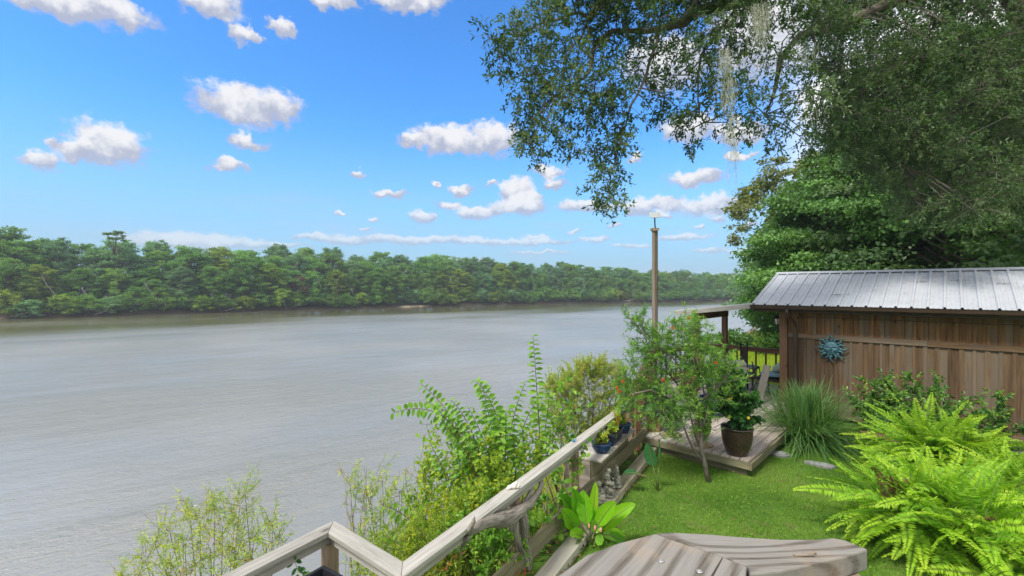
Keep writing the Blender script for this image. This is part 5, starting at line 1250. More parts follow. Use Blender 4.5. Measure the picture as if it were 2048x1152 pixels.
def fern(c, R_, nfr, seed, label, lens=(.7, 1.15), tilt=(15, 80), sector=None, pot_=True):
    rs = np.random.RandomState(seed); c = np.array(c, float); root = empty('boston_fern', c - np.array([0, 0, c[2]]), 0, label, 'fern', 'bright green ferns beside the lawn')
    P, D, N, L, W, Rn = [], [], [], [], [], []; st = MB(); DD = ([], [], [], [], [], []); subs = [np.array([rs.uniform(-.26, .26), rs.uniform(-.26, .26), rs.uniform(-.1, .08)]) for _ in range(7)]
    for i in range(nfr):
        a = i * 2.39996 + rs.uniform(-.3, .3); el = R(90 - (tilt[0] + (tilt[1] - tilt[0]) * ((i + .5) / nfr) ** .75)); L_ = R_ * rs.uniform(*lens) * (1.0 if i > nfr * .25 else .82)
        d0 = np.array([math.cos(a) * math.cos(el), math.sin(a) * math.cos(el), math.sin(el)]); drp = rs.uniform(.35, 1.45) + (.35 if rs.rand() < .2 else 0)
        C = curve_pts(c + subs[rs.randint(7)] + rs.normal(size=3) * np.array([.05, .05, .02]), d0, L_, drp, 22, rs, .03)
        side_tw = rs.uniform(-.9, .9); T = unit(np.gradient(C, axis=0)); up = np.array([0, 0, 1.0]); S = unit(np.cross(T, up)); Nn = np.cross(S, T)
        S2 = S * math.cos(side_tw) + Nn * math.sin(side_tw); N2 = np.cross(S2, T)
        npn = int(L_ * 66); f = np.linspace(.06, .995, npn); idx = f * 22; i0 = np.minimum(idx.astype(int), 21); fr = (idx - i0)[:, None]
        pc = C[i0] * (1 - fr) + C[i0 + 1] * fr; tt = T[i0]; ss = S2[i0]; nn = N2[i0]
        ln = .074 * R_ / .9 * (np.minimum(1, (f + .1) * 2.6) * np.clip((1.02 - f) * 2.2, 0, 1) ** .8 + .1) * rs.uniform(.85, 1.15)
        young = rs.rand(); dead = rs.rand() < .016; PQ = (P, D, N, L, W, Rn) if not dead else DD
        P_, D_, N_, L_a, W_, R_n = PQ
        for sg in (-1, 1):
            P_.append(pc); D_.append(ss * sg + tt * .28 - up * .12 + rs.normal(size=(npn, 3)) * .12); N_.append(nn + rs.normal(size=(npn, 3)) * .35); L_a.append(ln * (.8 if dead else 1)); W_.append(np.full(npn, .0175)); R_n.append(np.clip(young * .55 + .05 + .42 * f ** 1.5 + rs.normal(size=npn) * .06, 0, 1))
        st.tube(C[::3], list(np.linspace(.0035, .001, len(C[::3]))), 3, cap=False)
    P, D, N, L, W, Rn = map(np.concatenate, (P, D, N, L, W, Rn)); place_mesh('fronds', leaves(P, D, N, L, W, Rn, 'diamond', .1), 'fern_leaf', root)
    if DD[0]: q_ = [np.concatenate(x_) for x_ in DD]; place_mesh('dead_fronds', leaves(*q_[:5], q_[5], 'diamond', .2), 'dead_leaf', root)
    st.build('stems', MAT['green_stem'], root)
    if pot_:
        m = MB(); b = c.copy(); m.lathe([(.14, 0), (.17, .02), (.2, max(.1, b[2] - .04)), (.21, b[2] - .03), (.18, b[2] - .03), (.16, b[2] - .06)], (b[0], b[1], 0), 20); m.build('pot', MAT['black_plastic'], root)
fern((6.2, 6.6, .36), 1.05, 260, 3, 'upper of the bright ferns, standing in front of the green shrub by the shed wall', tilt=(8, 82))
fern((4.5, 4.8, .36), 1.0, 290, 4, 'largest and nearest bright fern at the lower right beside the foreground rail', tilt=(8, 86))
fern((5.95, 5.35, .3), .95, 170, 6, 'fern at the right edge between the two bigger ferns', tilt=(12, 86))
fern((4.9, 4.15, .10), .85, 140, 9, 'low fern at the bottom right corner under the biggest fern', tilt=(25, 92))

# lemongrass-like clump
def lemongrass():
    rs = np.random.RandomState(8); c = np.array([5.45, 8.45, 0]); root = empty('grass_clump', c, 0, 'big fountain shaped clump of long narrow grass blades by the deck', 'grass clump')
    Cs, Rn, W = [], [], []
    for i in range(1500):
        a = rs.uniform(0, 6.283); tl = rs.uniform(.02, 1.38); d0 = (math.cos(a) * math.sin(tl), math.sin(a) * math.sin(tl), math.cos(tl)); L_ = rs.uniform(.75, 1.15) + .55 * min(tl, 1)
        b = c + np.array([rs.normal() * .14, rs.normal() * .14, 0]); Cs.append(curve_pts(b, d0, L_, rs.uniform(.5, 1.7) * (.45 + tl), 11, rs, .02)); Rn.append(rs.beta(2, 2.5)); W.append(rs.uniform(.012, .030))
    place_mesh('blades', ribbon(Cs, np.array(W), np.array(Rn)), 'lemongrass_leaf', root)
    m = MB()
    for i in range(60): a = rs.uniform(0, 6.28); r_ = rs.uniform(0, .2); m.tube([c + np.array([math.cos(a) * r_, math.sin(a) * r_, -.01]), c + np.array([math.cos(a) * r_ * 1.2, math.sin(a) * r_ * 1.2, .2])], [.008, .005], 4)
    m.build('stem_base', MAT['green_stem'], root)
lemongrass()

def bush(name, c, rx, rz, nst, nleaf, L, W, mat, stem, seed, label, cat='shrub', base=(0, 0, 0), style='leaf', sh=.6, group=None, twn=5, flatten=1, leafup=.5, lower=.2):
    """several stems from one base ending in leafy sprays"""
    rs = np.random.RandomState(seed); c = np.array(c, float); base = np.array(base, float); root = empty(name, base, 0, label, cat, group); st = MB(); P, D, N, Rn = [], [], [], []
    for i in range(nst):
        v = rdir(rs, 1, .25)[0] * rs.uniform(sh, 1.0); tip = c + v * np.array([rx, rx * flatten, rz]); mid = base * .4 + tip * .6 + np.array([0, 0, .1 * rz]) + rs.normal(size=3) * .06 * rx
        s0 = base + rs.normal(size=3) * np.array([.03, .03, 0]); st.tube([s0, mid, tip], [.010, .006, .002], 4, cap=False)
        for k in range(twn):
            f = rs.uniform(lower, 1); p0 = (mid * (1 - f) + tip * f) if f > 0 else tip; d = unit((v + rs.normal(size=3) * .7)[None])[0]; Lt = rs.uniform(.15, .35) * rx * .8; st.tube([p0, p0 + d * Lt], [.003, .0015], 3, cap=False)
            n = nleaf; g = rs.uniform(.05, 1, n)[:, None]; pp = p0 + d * Lt * g; P.append(pp); dd = d * .7 + rs.normal(size=(n, 3)) * .75; D.append(dd); N.append(rs.normal(size=(n, 3)) * .5 + np.array([0, 0, leafup]) + v * .4); Rn.append(np.clip(rs.uniform(.15, .75) + rs.normal(size=n) * .18 + .12 * (f - .5), 0, 1))
    P, D, N, Rn = map(np.concatenate, (P, D, N, Rn)); n = len(P); place_mesh('foliage', leaves(P, D, N, L * rs.uniform(.65, 1.2, n), W * rs.uniform(.75, 1.2, n), Rn, style, .12, .12), mat, root); st.build('stems', MAT[stem], root); return root

bush('green_shrub', (7.15, 8.25, .62), 1.0, .75, 70, 15, .075, .032, 'shrub_leaf', 'bark', 41, 'dark glossy green shrub against the shed wall behind the fern', base=(7.2, 8.2, 0), style='leaf', sh=.35, twn=8)
bush('green_shrub', (7.75, 7.45, .55), .75, .62, 34, 13, .075, .032, 'shrub_leaf', 'bark', 42, 'looser green shrub with yellowish tips right of the dark glossy one', base=(7.7, 7.5, 0), style='leaf', sh=.3, twn=7)
# hibiscus in the brown pot
def hibiscus():
    b = PH + Vector((0, 0, .37)); r = bush('hibiscus', (b.x + .02, b.y, b.z + .50), .33, .56, 46, 12, .095, .06, 'hibiscus_leaf', 'bark', 43, 'glossy green hibiscus with red and yellow flowers growing in the brown pot', base=tuple(b), style='leaf', sh=.4, twn=6)
    for nm, mat, pts in (('red_flower', 'red_flower', ((1460, 797), (1432, 800))), ('yellow_flower', 'yellow_flower', ((1458, 834), (1497, 836)))):
        for px, py in pts:
            c = at(px, py, b.y - .33); m = MB()
            for k in range(5): a = k * 1.257; m.ball(c + Vector((math.cos(a) * .011, -.004, math.sin(a) * .011)), (.012, .006, .012), 8, 6)
            m.build(nm, MAT[mat], r, smooth=True)
hibiscus()
def fol(name, c, rx, rz, nst, nl, L, W, mat, seed, label, base, **k): return bush(name, c, rx, rz, nst, nl, L, W, mat, 'bark', seed, label, cat='plant', base=base, **k)
fol('leafy_plant', (4.15, 9.35, .95), .36, .42, 24, 11, .075, .045, 'shrub_leaf', 51, 'leafy green plant growing in the large cobalt pot', (4.15, 9.35, .55))
fol('leafy_plant', (PB2.x, PB2.y, .80), .25, .2, 14, 9, .09, .05, 'hibiscus_leaf', 52, 'small leafy plant in the blue bowl on the bamboo stand', (PB2.x, PB2.y, .64))
fol('leafy_plant', (PT.x, PT.y, .82), .17, .14, 12, 8, .07, .04, 'shrub_leaf', 53, 'small plant growing in the tan urn', (PT.x, PT.y, .61))
fol('leafy_plant', (2.95, 8.35, .66), .2, .2, 14, 8, .08, .04, 'hibiscus_leaf', 54, 'small plant in the blue grey pot behind the bottlebrush', (2.95, 8.35, .45))
fol('low_plant', (q1.x, q1.y, .83), .14, .14, 34, 9, .028, .018, 'succulent_leaf', 55, 'bright green mound of small leaves in the nearest bench planter', (q1.x, q1.y, .72), style='diamond', sh=.3)
qt = Fy(6.52, .07, .78)
fol('low_plant', (qt.x, qt.y, .85), .15, .12, 30, 9, .028, .018, 'succulent_leaf', 56, 'lime green trailing plant in the near half of the black trough', (qt.x, qt.y, .76), style='diamond', sh=.3)
def strap_plant(name, c, n, L, W, mat, seed, label, spread=.5, group=None, droop=.6):
    rs = np.random.RandomState(seed); c = np.array(c, float); Cs, Rn = [], []
    for i in range(n):
        a = i * 2.4; tl = rs.uniform(.05, spread); Cs.append(curve_pts(c + rs.normal(size=3) * np.array([.02, .02, 0]), (math.cos(a) * math.sin(tl), math.sin(a) * math.sin(tl), math.cos(tl)), L * rs.uniform(.6, 1.1), droop * rs.uniform(.3, 1), 9, rs)); Rn.append(rs.uniform(0, 1))
    return place_mesh(name, ribbon(Cs, np.full(n, W), np.array(Rn), prof=lambda t: np.minimum(1, .5 + t * 2) * np.clip((1.02 - t) * 3, 0, 1) ** .6), mat, label=label, cat='plant')
qt2 = Fy(6.76, .07, .76); strap_plant('snake_plant', qt2, 13, .34, .036, 'succulent_leaf', 61, 'upright sword shaped leaves in the far half of the black trough', .35)
strap_plant('strap_plant', (q3.x, q3.y, .73), 11, .20, .03, 'vine_leaf', 62, 'low pinkish green leaves in the farthest bench planter', .9)
m = MB(); m.tube([(q3.x + .02, q3.y, .74), (q3.x + .03, q3.y, .86), (q3.x + .06, q3.y, .93)], [.016, .014, .004], 7); m.tube([(q3.x + .0, q3.y, .74), (q3.x + .1, q3.y - .03, .82), (q3.x + .17, q3.y - .03, .83)], [.016, .013, .003], 7)
tag(m.build('pink_flower_spike', MAT['pink_flower'], smooth=True), 'curling pale pink flower spikes in the farthest bench planter', 'flower')
# bottlebrush tree
def bottlebrush():
    rs = np.random.RandomState(17); rng = random.Random(17); b = gz(1418, 962, 0); root = empty('bottlebrush_tree', b, 0, 'small bottlebrush tree with fine leaves and a few red flowers on the lawn', 'tree')
    Y0 = b.y; A = lambda x, y, dy=0: at(x, y, Y0 + dy); st = MB()
    st.tube([b - Vector((0, 0, .05)), A(1410, 930), A(1403, 900), A(1402, 880), A(1404, 862), A(1398, 830, .05)], [.042, .034, .030, .028, .024, .018], 10); st.build('trunk', MAT['bark'], root, smooth=True)
    br = [[A(1408, 925), A(1390, 905, -.03), A(1377, 878, -.06), A(1366, 850, -.08), A(1345, 800, -.1), A(1310, 740, -.1)], [A(1403, 900), A(1390, 870, .08), A(1384, 845, .12), A(1372, 790, .15), A(1365, 720, .2)], [A(1404, 865), A(1415, 820, .05), A(1405, 770, .1), A(1410, 700, .1)], [A(1398, 835, .05), A(1385, 780, 0), A(1350, 720, -.1), A(1300, 680, -.15), A(1262, 640, -.2)], [A(1372, 790, .15), A(1340, 750, .25), A(1290, 720, .3)], [A(1404, 800), A(1440, 770, .0), A(1460, 745, .05)], [A(1405, 770, .1), A(1390, 720, -.2), A(1395, 660, -.2)], [A(1345, 800, -.1), A(1300, 780, -.2), A(1255, 790, -.25)]]
    for q in br: w = MB(); w.tube(q, list(np.linspace(.020, .006, len(q))), 7); w.build('branch', MAT['bark'], root, smooth=True)
    lp = np.array([np.array(a_.lerp(c_, f)) for q in br for a_, c_ in zip(q[:-1], q[1:]) for f in np.linspace(0, 1, 6)])
    Q = [(1262, 640, 12), (1285, 652, 20), (1300, 675, 26), (1275, 690, 18), (1330, 680, 34), (1365, 665, 30), (1345, 650, 18), (1395, 660, 26), (1390, 640, 12), (1380, 700, 38), (1340, 715, 42), (1300, 720, 34), (1270, 735, 26), (1255, 765, 20), (1245, 780, 14), (1285, 760, 36), (1320, 755, 42), (1360, 745, 42), (1400, 725, 38), (1430, 715, 24), (1455, 725, 16), (1440, 745, 28), (1410, 770, 40), (1370, 790, 42), (1330, 795, 42), (1290, 800, 34), (1262, 805, 22), (1250, 820, 12), (1310, 830, 30), (1345, 830, 38), (1385, 825, 34), (1415, 815, 26), (1345, 858, 14), (1410, 858, 14), (1455, 770, 20), (1310, 700, 20), (1410, 690, 20), (1345, 690, 24)]
    P, D, N, Rn = [], [], [], []; tw = MB()
    for x, y, r in Q:
        c = np.array(A(x, y, rs.uniform(-.25, .3))); rad = r / FPX * Y0; nr = lp[np.argmin(np.linalg.norm(lp - c, axis=1))]; tw.tube([nr, (nr + c) / 2 + rs.normal(size=3) * .03, c], [.006, .005, .003], 4, cap=False)
        for k in range(int(5 + r * .66)):
            t = c + rs.normal(size=3) * rad * .55; d = unit(((t - c) / rad * .5 + np.array([0, 0, .35]) + rs.normal(size=3) * .5)[None])[0]; Lt = rs.uniform(.08, .17); tw.tube([c + (t - c) * .3, t, t + d * Lt], [.003, .002, .001], 3, cap=False)
            n = 24; f = rs.uniform(-.3, 1.05, n)[:, None]; P.append(t + d * Lt * f); D.append(d * .75 + rs.normal(size=(n, 3)) * .75); N.append(rs.normal(size=(n, 3)) + np.array([0, 0, .6])); Rn.append(np.clip(rs.uniform(.05, .6) + f[:, 0] * .25 + rs.normal(size=n) * .1, 0, 1))
    P, D, N, Rn = map(np.concatenate, (P, D, N, Rn)); n = len(P); place_mesh('crown', leaves(P, D, N, rs.uniform(.045, .085, n), rs.uniform(.009, .0145, n), Rn, 'diamond', .1), 'brush_leaf', root); tw.build('twigs', MAT['bark'], root)
    for x, y in ((1234, 776), (1246, 763), (1238, 783), (1326, 760), (1432, 725), (1377, 636), (1345, 656)):
        c = A(x, y, -.36); P = []; D = []
        ax = unit(rs.normal(size=(1, 3)))[0]
        for k in range(150): v = rdir(rs, 1)[0]; P.append(np.array(c) + ax * rs.uniform(-.02, .02)); D.append(v)
        place_mesh('red_flower', leaves(np.array(P), np.array(D), rs.normal(size=(150, 3)), .024, .003, rs.uniform(0, 1, 150), 'tri'), 'red_bract', root)
bottlebrush()
# big paddle leaves
def paddle(root, base, way, L, W, facing, mat, rs, droop=.5, rnd=.5, split=0):
    """stalk through the points of way, then a broad blade; facing = rough normal"""
    way = [np.array(p, float) for p in way]; m = MB(); m.tube([base] + way, list(np.linspace(.011, .005, len(way) + 1)), 6); m.build('leaf_stalk', MAT['green_stem'], root, smooth=True)
    d = unit((way[-1] - way[-2] if len(way) > 1 else way[-1] - np.array(base))[None])[0]; K = 14; C = curve_pts(way[-1], d, L, droop, K, rs); T = unit(np.gradient(C, axis=0)); S = unit(np.cross(T, np.array(facing, float))); Nn = np.cross(S, T)
    t = np.linspace(0, 1, K + 1); w = W * np.sin(math.pi * np.clip(t, 0, 1) ** .85) ** .62; V = []; cols = (-1, -.66, -.33, 0, .33, .66, 1)
    for i in range(K + 1):
        for s_ in cols: wav = .035 * W * math.sin(i * 1.9 + s_ * 2) * abs(s_); V.append(C[i] + S[i] * w[i] / 2 * s_ + Nn[i] * (abs(s_) ** 1.5 * w[i] * .20 + wav))
    nc = len(cols); q = [(i * nc + j, (i + 1) * nc + j, (i + 1) * nc + j + 1, i * nc + j + 1) for i in range(K) for j in range(nc - 1)]
    o = place_mesh('leaf', fast_mesh('leaf', np.array(V), quads=np.array(q), rq=np.clip(rnd + rs.normal(size=len(q)) * .05, 0, 1), smooth=True), mat, root)
    m = MB(); m.tube([C[i] + Nn[i] * .004 for i in range(0, K + 1, 2)], list(np.linspace(.006, .0012, K // 2 + 1)), 5); m.build('midrib', MAT['green_stem'], o)
def bird_plant():
    rs = np.random.RandomState(23); b = gz(1316, 982, 0); Y = b.y; A = lambda x, y, d=0: at(x, y, Y + d); root = empty('paddle_leaf_plant', b, 0, 'young plant with three broad dark green paddle leaves on the lawn', 'plant')
    paddle(root, b, [A(1310, 950), A(1306, 932)], .34, .17, (-.5, -.8, .4), 'banana_leaf', rs, .25, .35); root.children[-1]
    paddle(root, b, [A(1317, 950), A(1317, 928)], .36, .12, (.9, -.4, .2), 'banana_leaf', rs, .05, .9)
    paddle(root, b, [A(1305, 965), A(1290, 952, -.04), A(1276, 948, -.06)], .22, .13, (0, -.2, 1), 'banana_leaf', rs, .5, .1)
    b2 = gz(1354, 897, 0); Y2 = b2.y; A2 = lambda x, y, d=0: at(x, y, Y2 + d); r2 = empty('paddle_leaf_plant', b2, 0, 'paddle leaved plant on the deck front edge with one pale arching leaf', 'plant')
    paddle(r2, b2, [A2(1352, 870), A2(1347, 845)], .30, .10, (0, -.6, .8), 'banana_leaf', rs, .8, .5)
    paddle(r2, b2, [A2(1348, 870), A2(1340, 845), A2(1325, 822), A2(1318, 818)], .32, .13, (.5, -.8, .5), 'banana_leaf', rs, 1.2, 1.0)
bird_plant()
def ginger():
    rs = np.random.RandomState(29); b = gz(1192, 1088, 0); b = Vector((b.x, b.y, 0)); Y = b.y; root = empty('ginger_plant', b, 0, 'clump of broad glossy lime green leaves at the lawn edge near the handrail', 'plant')
    A = lambda x, y, d=0: np.array(at(x, y, Y + d))
    L_ = [((1150, 1020), (1128, 985), .10, .30), ((1160, 1030), (1150, 975), .11, .35), ((1172, 1040), (1168, 985), .13, .5), ((1185, 1040), (1190, 968), .08, .9), ((1196, 1042), (1222, 1000), .12, .7), ((1205, 1050), (1255, 998), .12, .8), ((1150, 1050), (1130, 1010), .12, .6), ((1165, 1065), (1145, 1060), .10, .7), ((1205, 1062), (1250, 1062), .10, .85), ((1190, 1068), (1205, 1082), .09, .6), ((1180, 1050), (1178, 1010), .12, .4), ((1215, 1062), (1250, 1075), .08, .3), ((1158, 1045), (1138, 1030), .11, .8), ((1188, 1058), (1200, 1030), .10, .95)]
    for i, ((x0, y0), (x1, y1), w, r_) in enumerate(L_):
        d = rs.uniform(-.12, .14); p = A(x0, y0 + 8, d); q = A(x1, y1, d + rs.uniform(-.15, .1)); l = float(np.linalg.norm(q - p)) * 1.05 + .01
        paddle(root, (b.x + rs.uniform(-.06, .06), b.y + rs.uniform(-.06, .06), .0), [p - (q - p) * .25, p], l, w * 1.35, (rs.uniform(-.5, .3), -.85, .65), 'ginger_leaf', rs, .55, r_)
    for k in range(3):
        c = A(1178 + 12 * k, 1052 + 4 * k, -.12); m = MB(); m.ball(c, (.012, .012, .03), 8, 6); m.build('flower_bract', MAT['pink_flower'], root, smooth=True)
ginger()

# ---- slope plants outside the handrail
def ground_at(x, y): return float(height(x, y))
def sapling():
    rs = np.random.RandomState(33); P, D, N, Rn, LL = [], [], [], [], []
    root = empty('arching_sapling', (0.1, 5.9, -1.6), 0, 'tall shrub with long arching stems of paired green leaves outside the handrail', 'shrub')
    st = MB(); Y = 5.5
    stems = [((1085, 960), (1075, 800), (1066, 672), 5.9, 1.0), ((970, 1030), (905, 850), (785, 826), 5.3, 1.0), ((975, 1020), (925, 870), (842, 768), 5.4, 1), ((985, 1020), (950, 880), (902, 800), 5.4, .9), ((995, 1010), (1000, 860), (950, 760), 5.5, 1.15), ((1005, 1000), (985, 870), (962, 762), 5.7, 1.0), ((1015, 1000), (1020, 870), (1052, 762), 5.8, .9), ((1030, 1000), (1040, 880), (1075, 800), 5.8, .9), ((990, 1010), (990, 900), (1003, 826), 5.6, .8), ((975, 1030), (945, 930), (890, 850), 5.2, .9), ((1005, 1030), (1010, 930), (1012, 822), 5.5, .85), ((960, 1050), (900, 960), (858, 880), 5.1, .8), ((1060, 990), (1090, 860), (1098, 775), 6.2, .85), ((1040, 1030), (1050, 930), (1042, 850), 5.5, .8), ((970, 1060), (930, 960), (915, 900), 5.2, .8), ((880, 1130), (830, 1050), (770, 1012), 4.6, .9), ((1000, 1000), (975, 900), (935, 812), 5.6, .9), ((1080, 950), (1110, 870), (1140, 820), 6.3, .7)]
    for (a, b_, c_, Ys, sc) in stems:
        p0 = np.array((0.1 + rs.uniform(-.3, .3), 5.7, -1.5)); p0 = np.array(at(*a, Ys - .1)); p1 = np.array(at(*b_, Ys)); p2 = np.array(at(*c_, Ys - .15)); low = np.array([p0[0] * .8 + .02, p0[1] + .2, ground_at(p0[0] * .8, p0[1] + .2)])
        t = np.linspace(0, 1, 40)[:, None]; C = (1 - t) ** 2 * p0 + 2 * t * (1 - t) * (p1 * 2 - (p0 + p2) / 2) + t * t * p2
        st.tube([low] + [C[i] for i in range(0, 40, 3)] + [C[39]], [.011] + list(np.linspace(.009, .002, 15)), 5)
        T = unit(np.gradient(C, axis=0)); Lc = np.linalg.norm(np.diff(C, axis=0), axis=1).sum(); nl = int(Lc / .038); f = np.linspace(.08, 1, nl) * 39; i0 = np.minimum(f.astype(int), 38); fr = (f - i0)[:, None]; pc = C[i0] * (1 - fr) + C[i0 + 1] * fr; tt = T[i0]; sv = unit(np.cross(tt, np.array([.25, -1, .1]))); sg = np.where(np.arange(nl) % 2 == 0, 1, -1)[:, None]
        P.append(pc); D.append(sv * sg + tt * .35 + np.array([0, 0, -.3]) + rs.normal(size=(nl, 3)) * .15); N.append(np.array([0, -.45, .9]) + rs.normal(size=(nl, 3)) * .3); LL.append(.125 * sc * (1 - .45 * (f / 39) ** 4) * rs.uniform(.8, 1.1, nl)); Rn.append(np.clip(rs.uniform(.1, .9, nl) * .6 + .2 * (1 - f / 39) + .1, 0, 1))
        for k in range(5):
            i = rs.randint(4, 24); d = unit((T[i] * .6 + rs.normal(size=3) * .6)[None])[0]; L_ = rs.uniform(.25, .5); Cb = curve_pts(C[i], d, L_, .5, 8, rs); st.tube(Cb[::2], [.004, .003, .002, .002, .001], 4); n = int(L_ / .035); ii = np.linspace(1, 8, n).astype(int); sb = np.where(np.arange(n) % 2 == 0, 1, -1)[:, None]; Tb = unit(np.gradient(Cb, axis=0))[ii]; sv = unit(np.cross(Tb, np.array([.25, -1, .1]))); P.append(Cb[ii]); D.append(sv * sb + Tb * .4 + rs.normal(size=(n, 3)) * .2); N.append(np.array([0, -.4, .9]) + rs.normal(size=(n, 3)) * .4); LL.append(.07 * sc * rs.uniform(.7, 1.1, n)); Rn.append(rs.uniform(.3, 1, n))
    P, D, N, Rn, LL = map(np.concatenate, (P, D, N, Rn, LL)); place_mesh('foliage', leaves(P, D, N, LL, LL * .60, Rn, 'leaf', .12, .15), 'sapling_leaf', root); st.build('stems', MAT['red_stem'], root, smooth=True)
sapling()
def wild(name, spots, L, W, mat, stem, seed, label, cat='shrub', style='diamond', dens=1.0, up=.5, hang=0.0, base=None, tw_len=.3, nl=16):
    """wild shrub: stems from the slope up to leafy sprays at measured spots (px, py, distance, radius px)"""
    rs = np.random.RandomState(seed); sp0 = spots[len(spots) // 2]; b0 = np.array(at(*sp0[:3])); gx, gy = base if base else (b0[0], b0[1] + .1)
    root = empty(name, (gx, gy, ground_at(gx, gy)), 0, label, cat); st = MB(); P, D, N, Rn = [], [], [], []
    for (x, y, Y, r) in spots:
        c = np.array(at(x, y, Y)); rad = r / FPX * Y; g = np.array([gx * .6 + c[0] * .4 + rs.normal() * .08, gy * .6 + c[1] * .4 + rs.normal() * .08, 0]); g[2] = ground_at(g[0], g[1]) - .05
        mid = g * .35 + c * .65 + rs.normal(size=3) * .08; st.tube([g, (g + mid) / 2 + rs.normal(size=3) * .05, mid, c], [.012, .009, .006, .003], 4, cap=False)
        for k in range(int((6 + r * .55) * dens)):
            t = c + rs.normal(size=3) * rad * .5; d = unit(((t - c) / max(rad, .01) * .4 + np.array([0, 0, up]) + rs.normal(size=3) * .45)[None])[0]; Lt = tw_len * rs.uniform(.5, 1.1); a = c + (t - c) * .3; e = t + d * Lt; st.tube([a, t, e], [.003, .0022, .001], 3, cap=False)
            n = nl; f = rs.uniform(-.2, 1.0, n)[:, None]; P.append(t + d * Lt * f); dd = d * .55 + rs.normal(size=(n, 3)) * .65 + np.array([0, 0, -hang]); D.append(dd); N.append(rs.normal(size=(n, 3)) * .7 + np.array([0, -.1, .8])); Rn.append(np.clip(rs.uniform(.0, .85) + rs.normal(size=n) * .14, 0, 1))
    P, D, N, Rn = map(np.concatenate, (P, D, N, Rn)); n = len(P); place_mesh('foliage', leaves(P, D, N, L * rs.uniform(.6, 1.25, n), W * rs.uniform(.7, 1.2, n), Rn, style, .12, .1), mat, root); st.build('stems', MAT[stem], root)
def blob(rs, x0, x1, y0, y1, n, Y, r, slope=0):
    return [(rs.uniform(x0, x1), rs.uniform(y0, y1), Y + rs.uniform(-.3, .3), r * rs.uniform(.7, 1.2)) for _ in range(n)]
br = np.random.RandomState(91)
# narrow-leaved willow at the bottom left
W1 = [(430, 1010, 6.2, 20), (400, 1040, 6.1, 24), (445, 1050, 6.1, 26), (480, 1010, 6.2, 20), (490, 985, 6.2, 12), (380, 1030, 6.2, 14), (470, 1045, 6.1, 24), (340, 1065, 6.1, 24), (310, 1090, 6.1, 22), (370, 1085, 6.0, 30), (420, 1095, 6, 32), (470, 1095, 6, 32), (510, 1070, 6.1, 24), (545, 1050, 6.1, 14), (560, 1070, 6.1, 16), (535, 1090, 6.1, 24), (290, 1120, 6.1, 20), (340, 1125, 6, 28), (400, 1135, 5.9, 34), (460, 1140, 5.9, 34), (510, 1125, 6, 30), (270, 1150, 6.1, 14), (350, 1160, 5.8, 30), (430, 1170, 5.7, 34), (240, 1155, 6.3, 10)]
wild('willow_shrub', W1, .085, .011, 'willow_leaf', 'red_stem', 71, 'feathery yellow green willow shrub rising over the water at the lower left', dens=.62, up=.75, hang=.25, base=(-4.0, 6.3), tw_len=.34, nl=20)
W2 = [(715, 975, 5.7, 16), (740, 985, 5.7, 22), (765, 960, 5.7, 18), (800, 980, 5.6, 26), (725, 1010, 5.7, 18), (760, 1020, 5.6, 28), (800, 1020, 5.5, 28), (740, 1050, 5.6, 26), (790, 1060, 5.4, 30), (840, 1000, 5.5, 28), (735, 1090, 5.5, 26), (780, 1095, 5.3, 30), (850, 950, 5.6, 22), (700, 965, 5.8, 8), (830, 1050, 5.4, 30)]
wild('willow_shrub', W2, .08, .011, 'willow_leaf', 'red_stem', 72, 'thin leaved willow shrub with brownish sprays left of the arching sapling', dens=.5, up=.6, hang=.2, base=(-1.6, 5.6), tw_len=.28, nl=18)
G = blob(br, 850, 1000, 930, 1000, 16, 5.2, 26) + blob(br, 840, 960, 990, 1070, 18, 4.8, 28) + blob(br, 900, 1010, 960, 1010, 8, 5.0, 24) + [(870, 900, 5.4, 18), (920, 890, 5.4, 26), (960, 900, 5.4, 26), (1000, 900, 5.5, 24), (1040, 920, 5.5, 22), (1070, 920, 5.6, 22), (1060, 880, 5.7, 18), (900, 930, 5.3, 24)]
wild('yellowing_shrub', G, .05, .026, 'yellow_leaf', 'green_stem', 73, 'yellow green leafy shrub crowding behind the middle of the handrail', dens=.5, up=.6, base=(-.45, 5.1), tw_len=.2, nl=15)
G2 = blob(br, 700, 860, 1080, 1170, 16, 4.6, 32) + blob(br, 820, 930, 1040, 1130, 14, 4.5, 30)
wild('goldenrod', G2, .05, .010, 'yellow_leaf', 'green_stem', 74, 'fine leaved goldenrod like weeds showing between the zigzag rails', cat='plant', dens=.9, up=.9, base=(-1.0, 4.7), tw_len=.22, nl=18)
G3 = blob(br, 880, 1040, 1060, 1170, 26, 4.5, 30) + blob(br, 950, 1080, 1010, 1080, 10, 4.9, 24)
wild('leafy_weeds', G3, .055, .028, 'sapling_leaf', 'green_stem', 75, 'dark leafy weeds under the driftwood between handrail and kick board', cat='plant', dens=.55, up=.5, base=(-.3, 4.5), tw_len=.18, nl=13)
G4 = [(x, y, 8.6 + (x - 1175) * .008, r) for x, y, r in ((1120, 790, 26), (1110, 830, 24), (1130, 768, 24), (1150, 752, 24), (1180, 745, 22), (1210, 748, 20), (1235, 755, 14), (1150, 780, 34), (1190, 770, 36), (1225, 775, 26), (1140, 820, 34), (1180, 815, 36), (1215, 810, 26), (1120, 860, 22), (1160, 855, 26), (1195, 850, 22), (1170, 735, 10), (1200, 732, 10), (1105, 770, 14), (1250, 780, 16))]
wild('tamarisk_shrub', G4, .055, .009, 'tamarisk_leaf', 'red_stem', 76, 'rounded feathery yellow green and rusty shrub beyond the end of the handrail', dens=2.2, up=.7, hang=.05, base=(1.55, 8.7), tw_len=.22, nl=52)
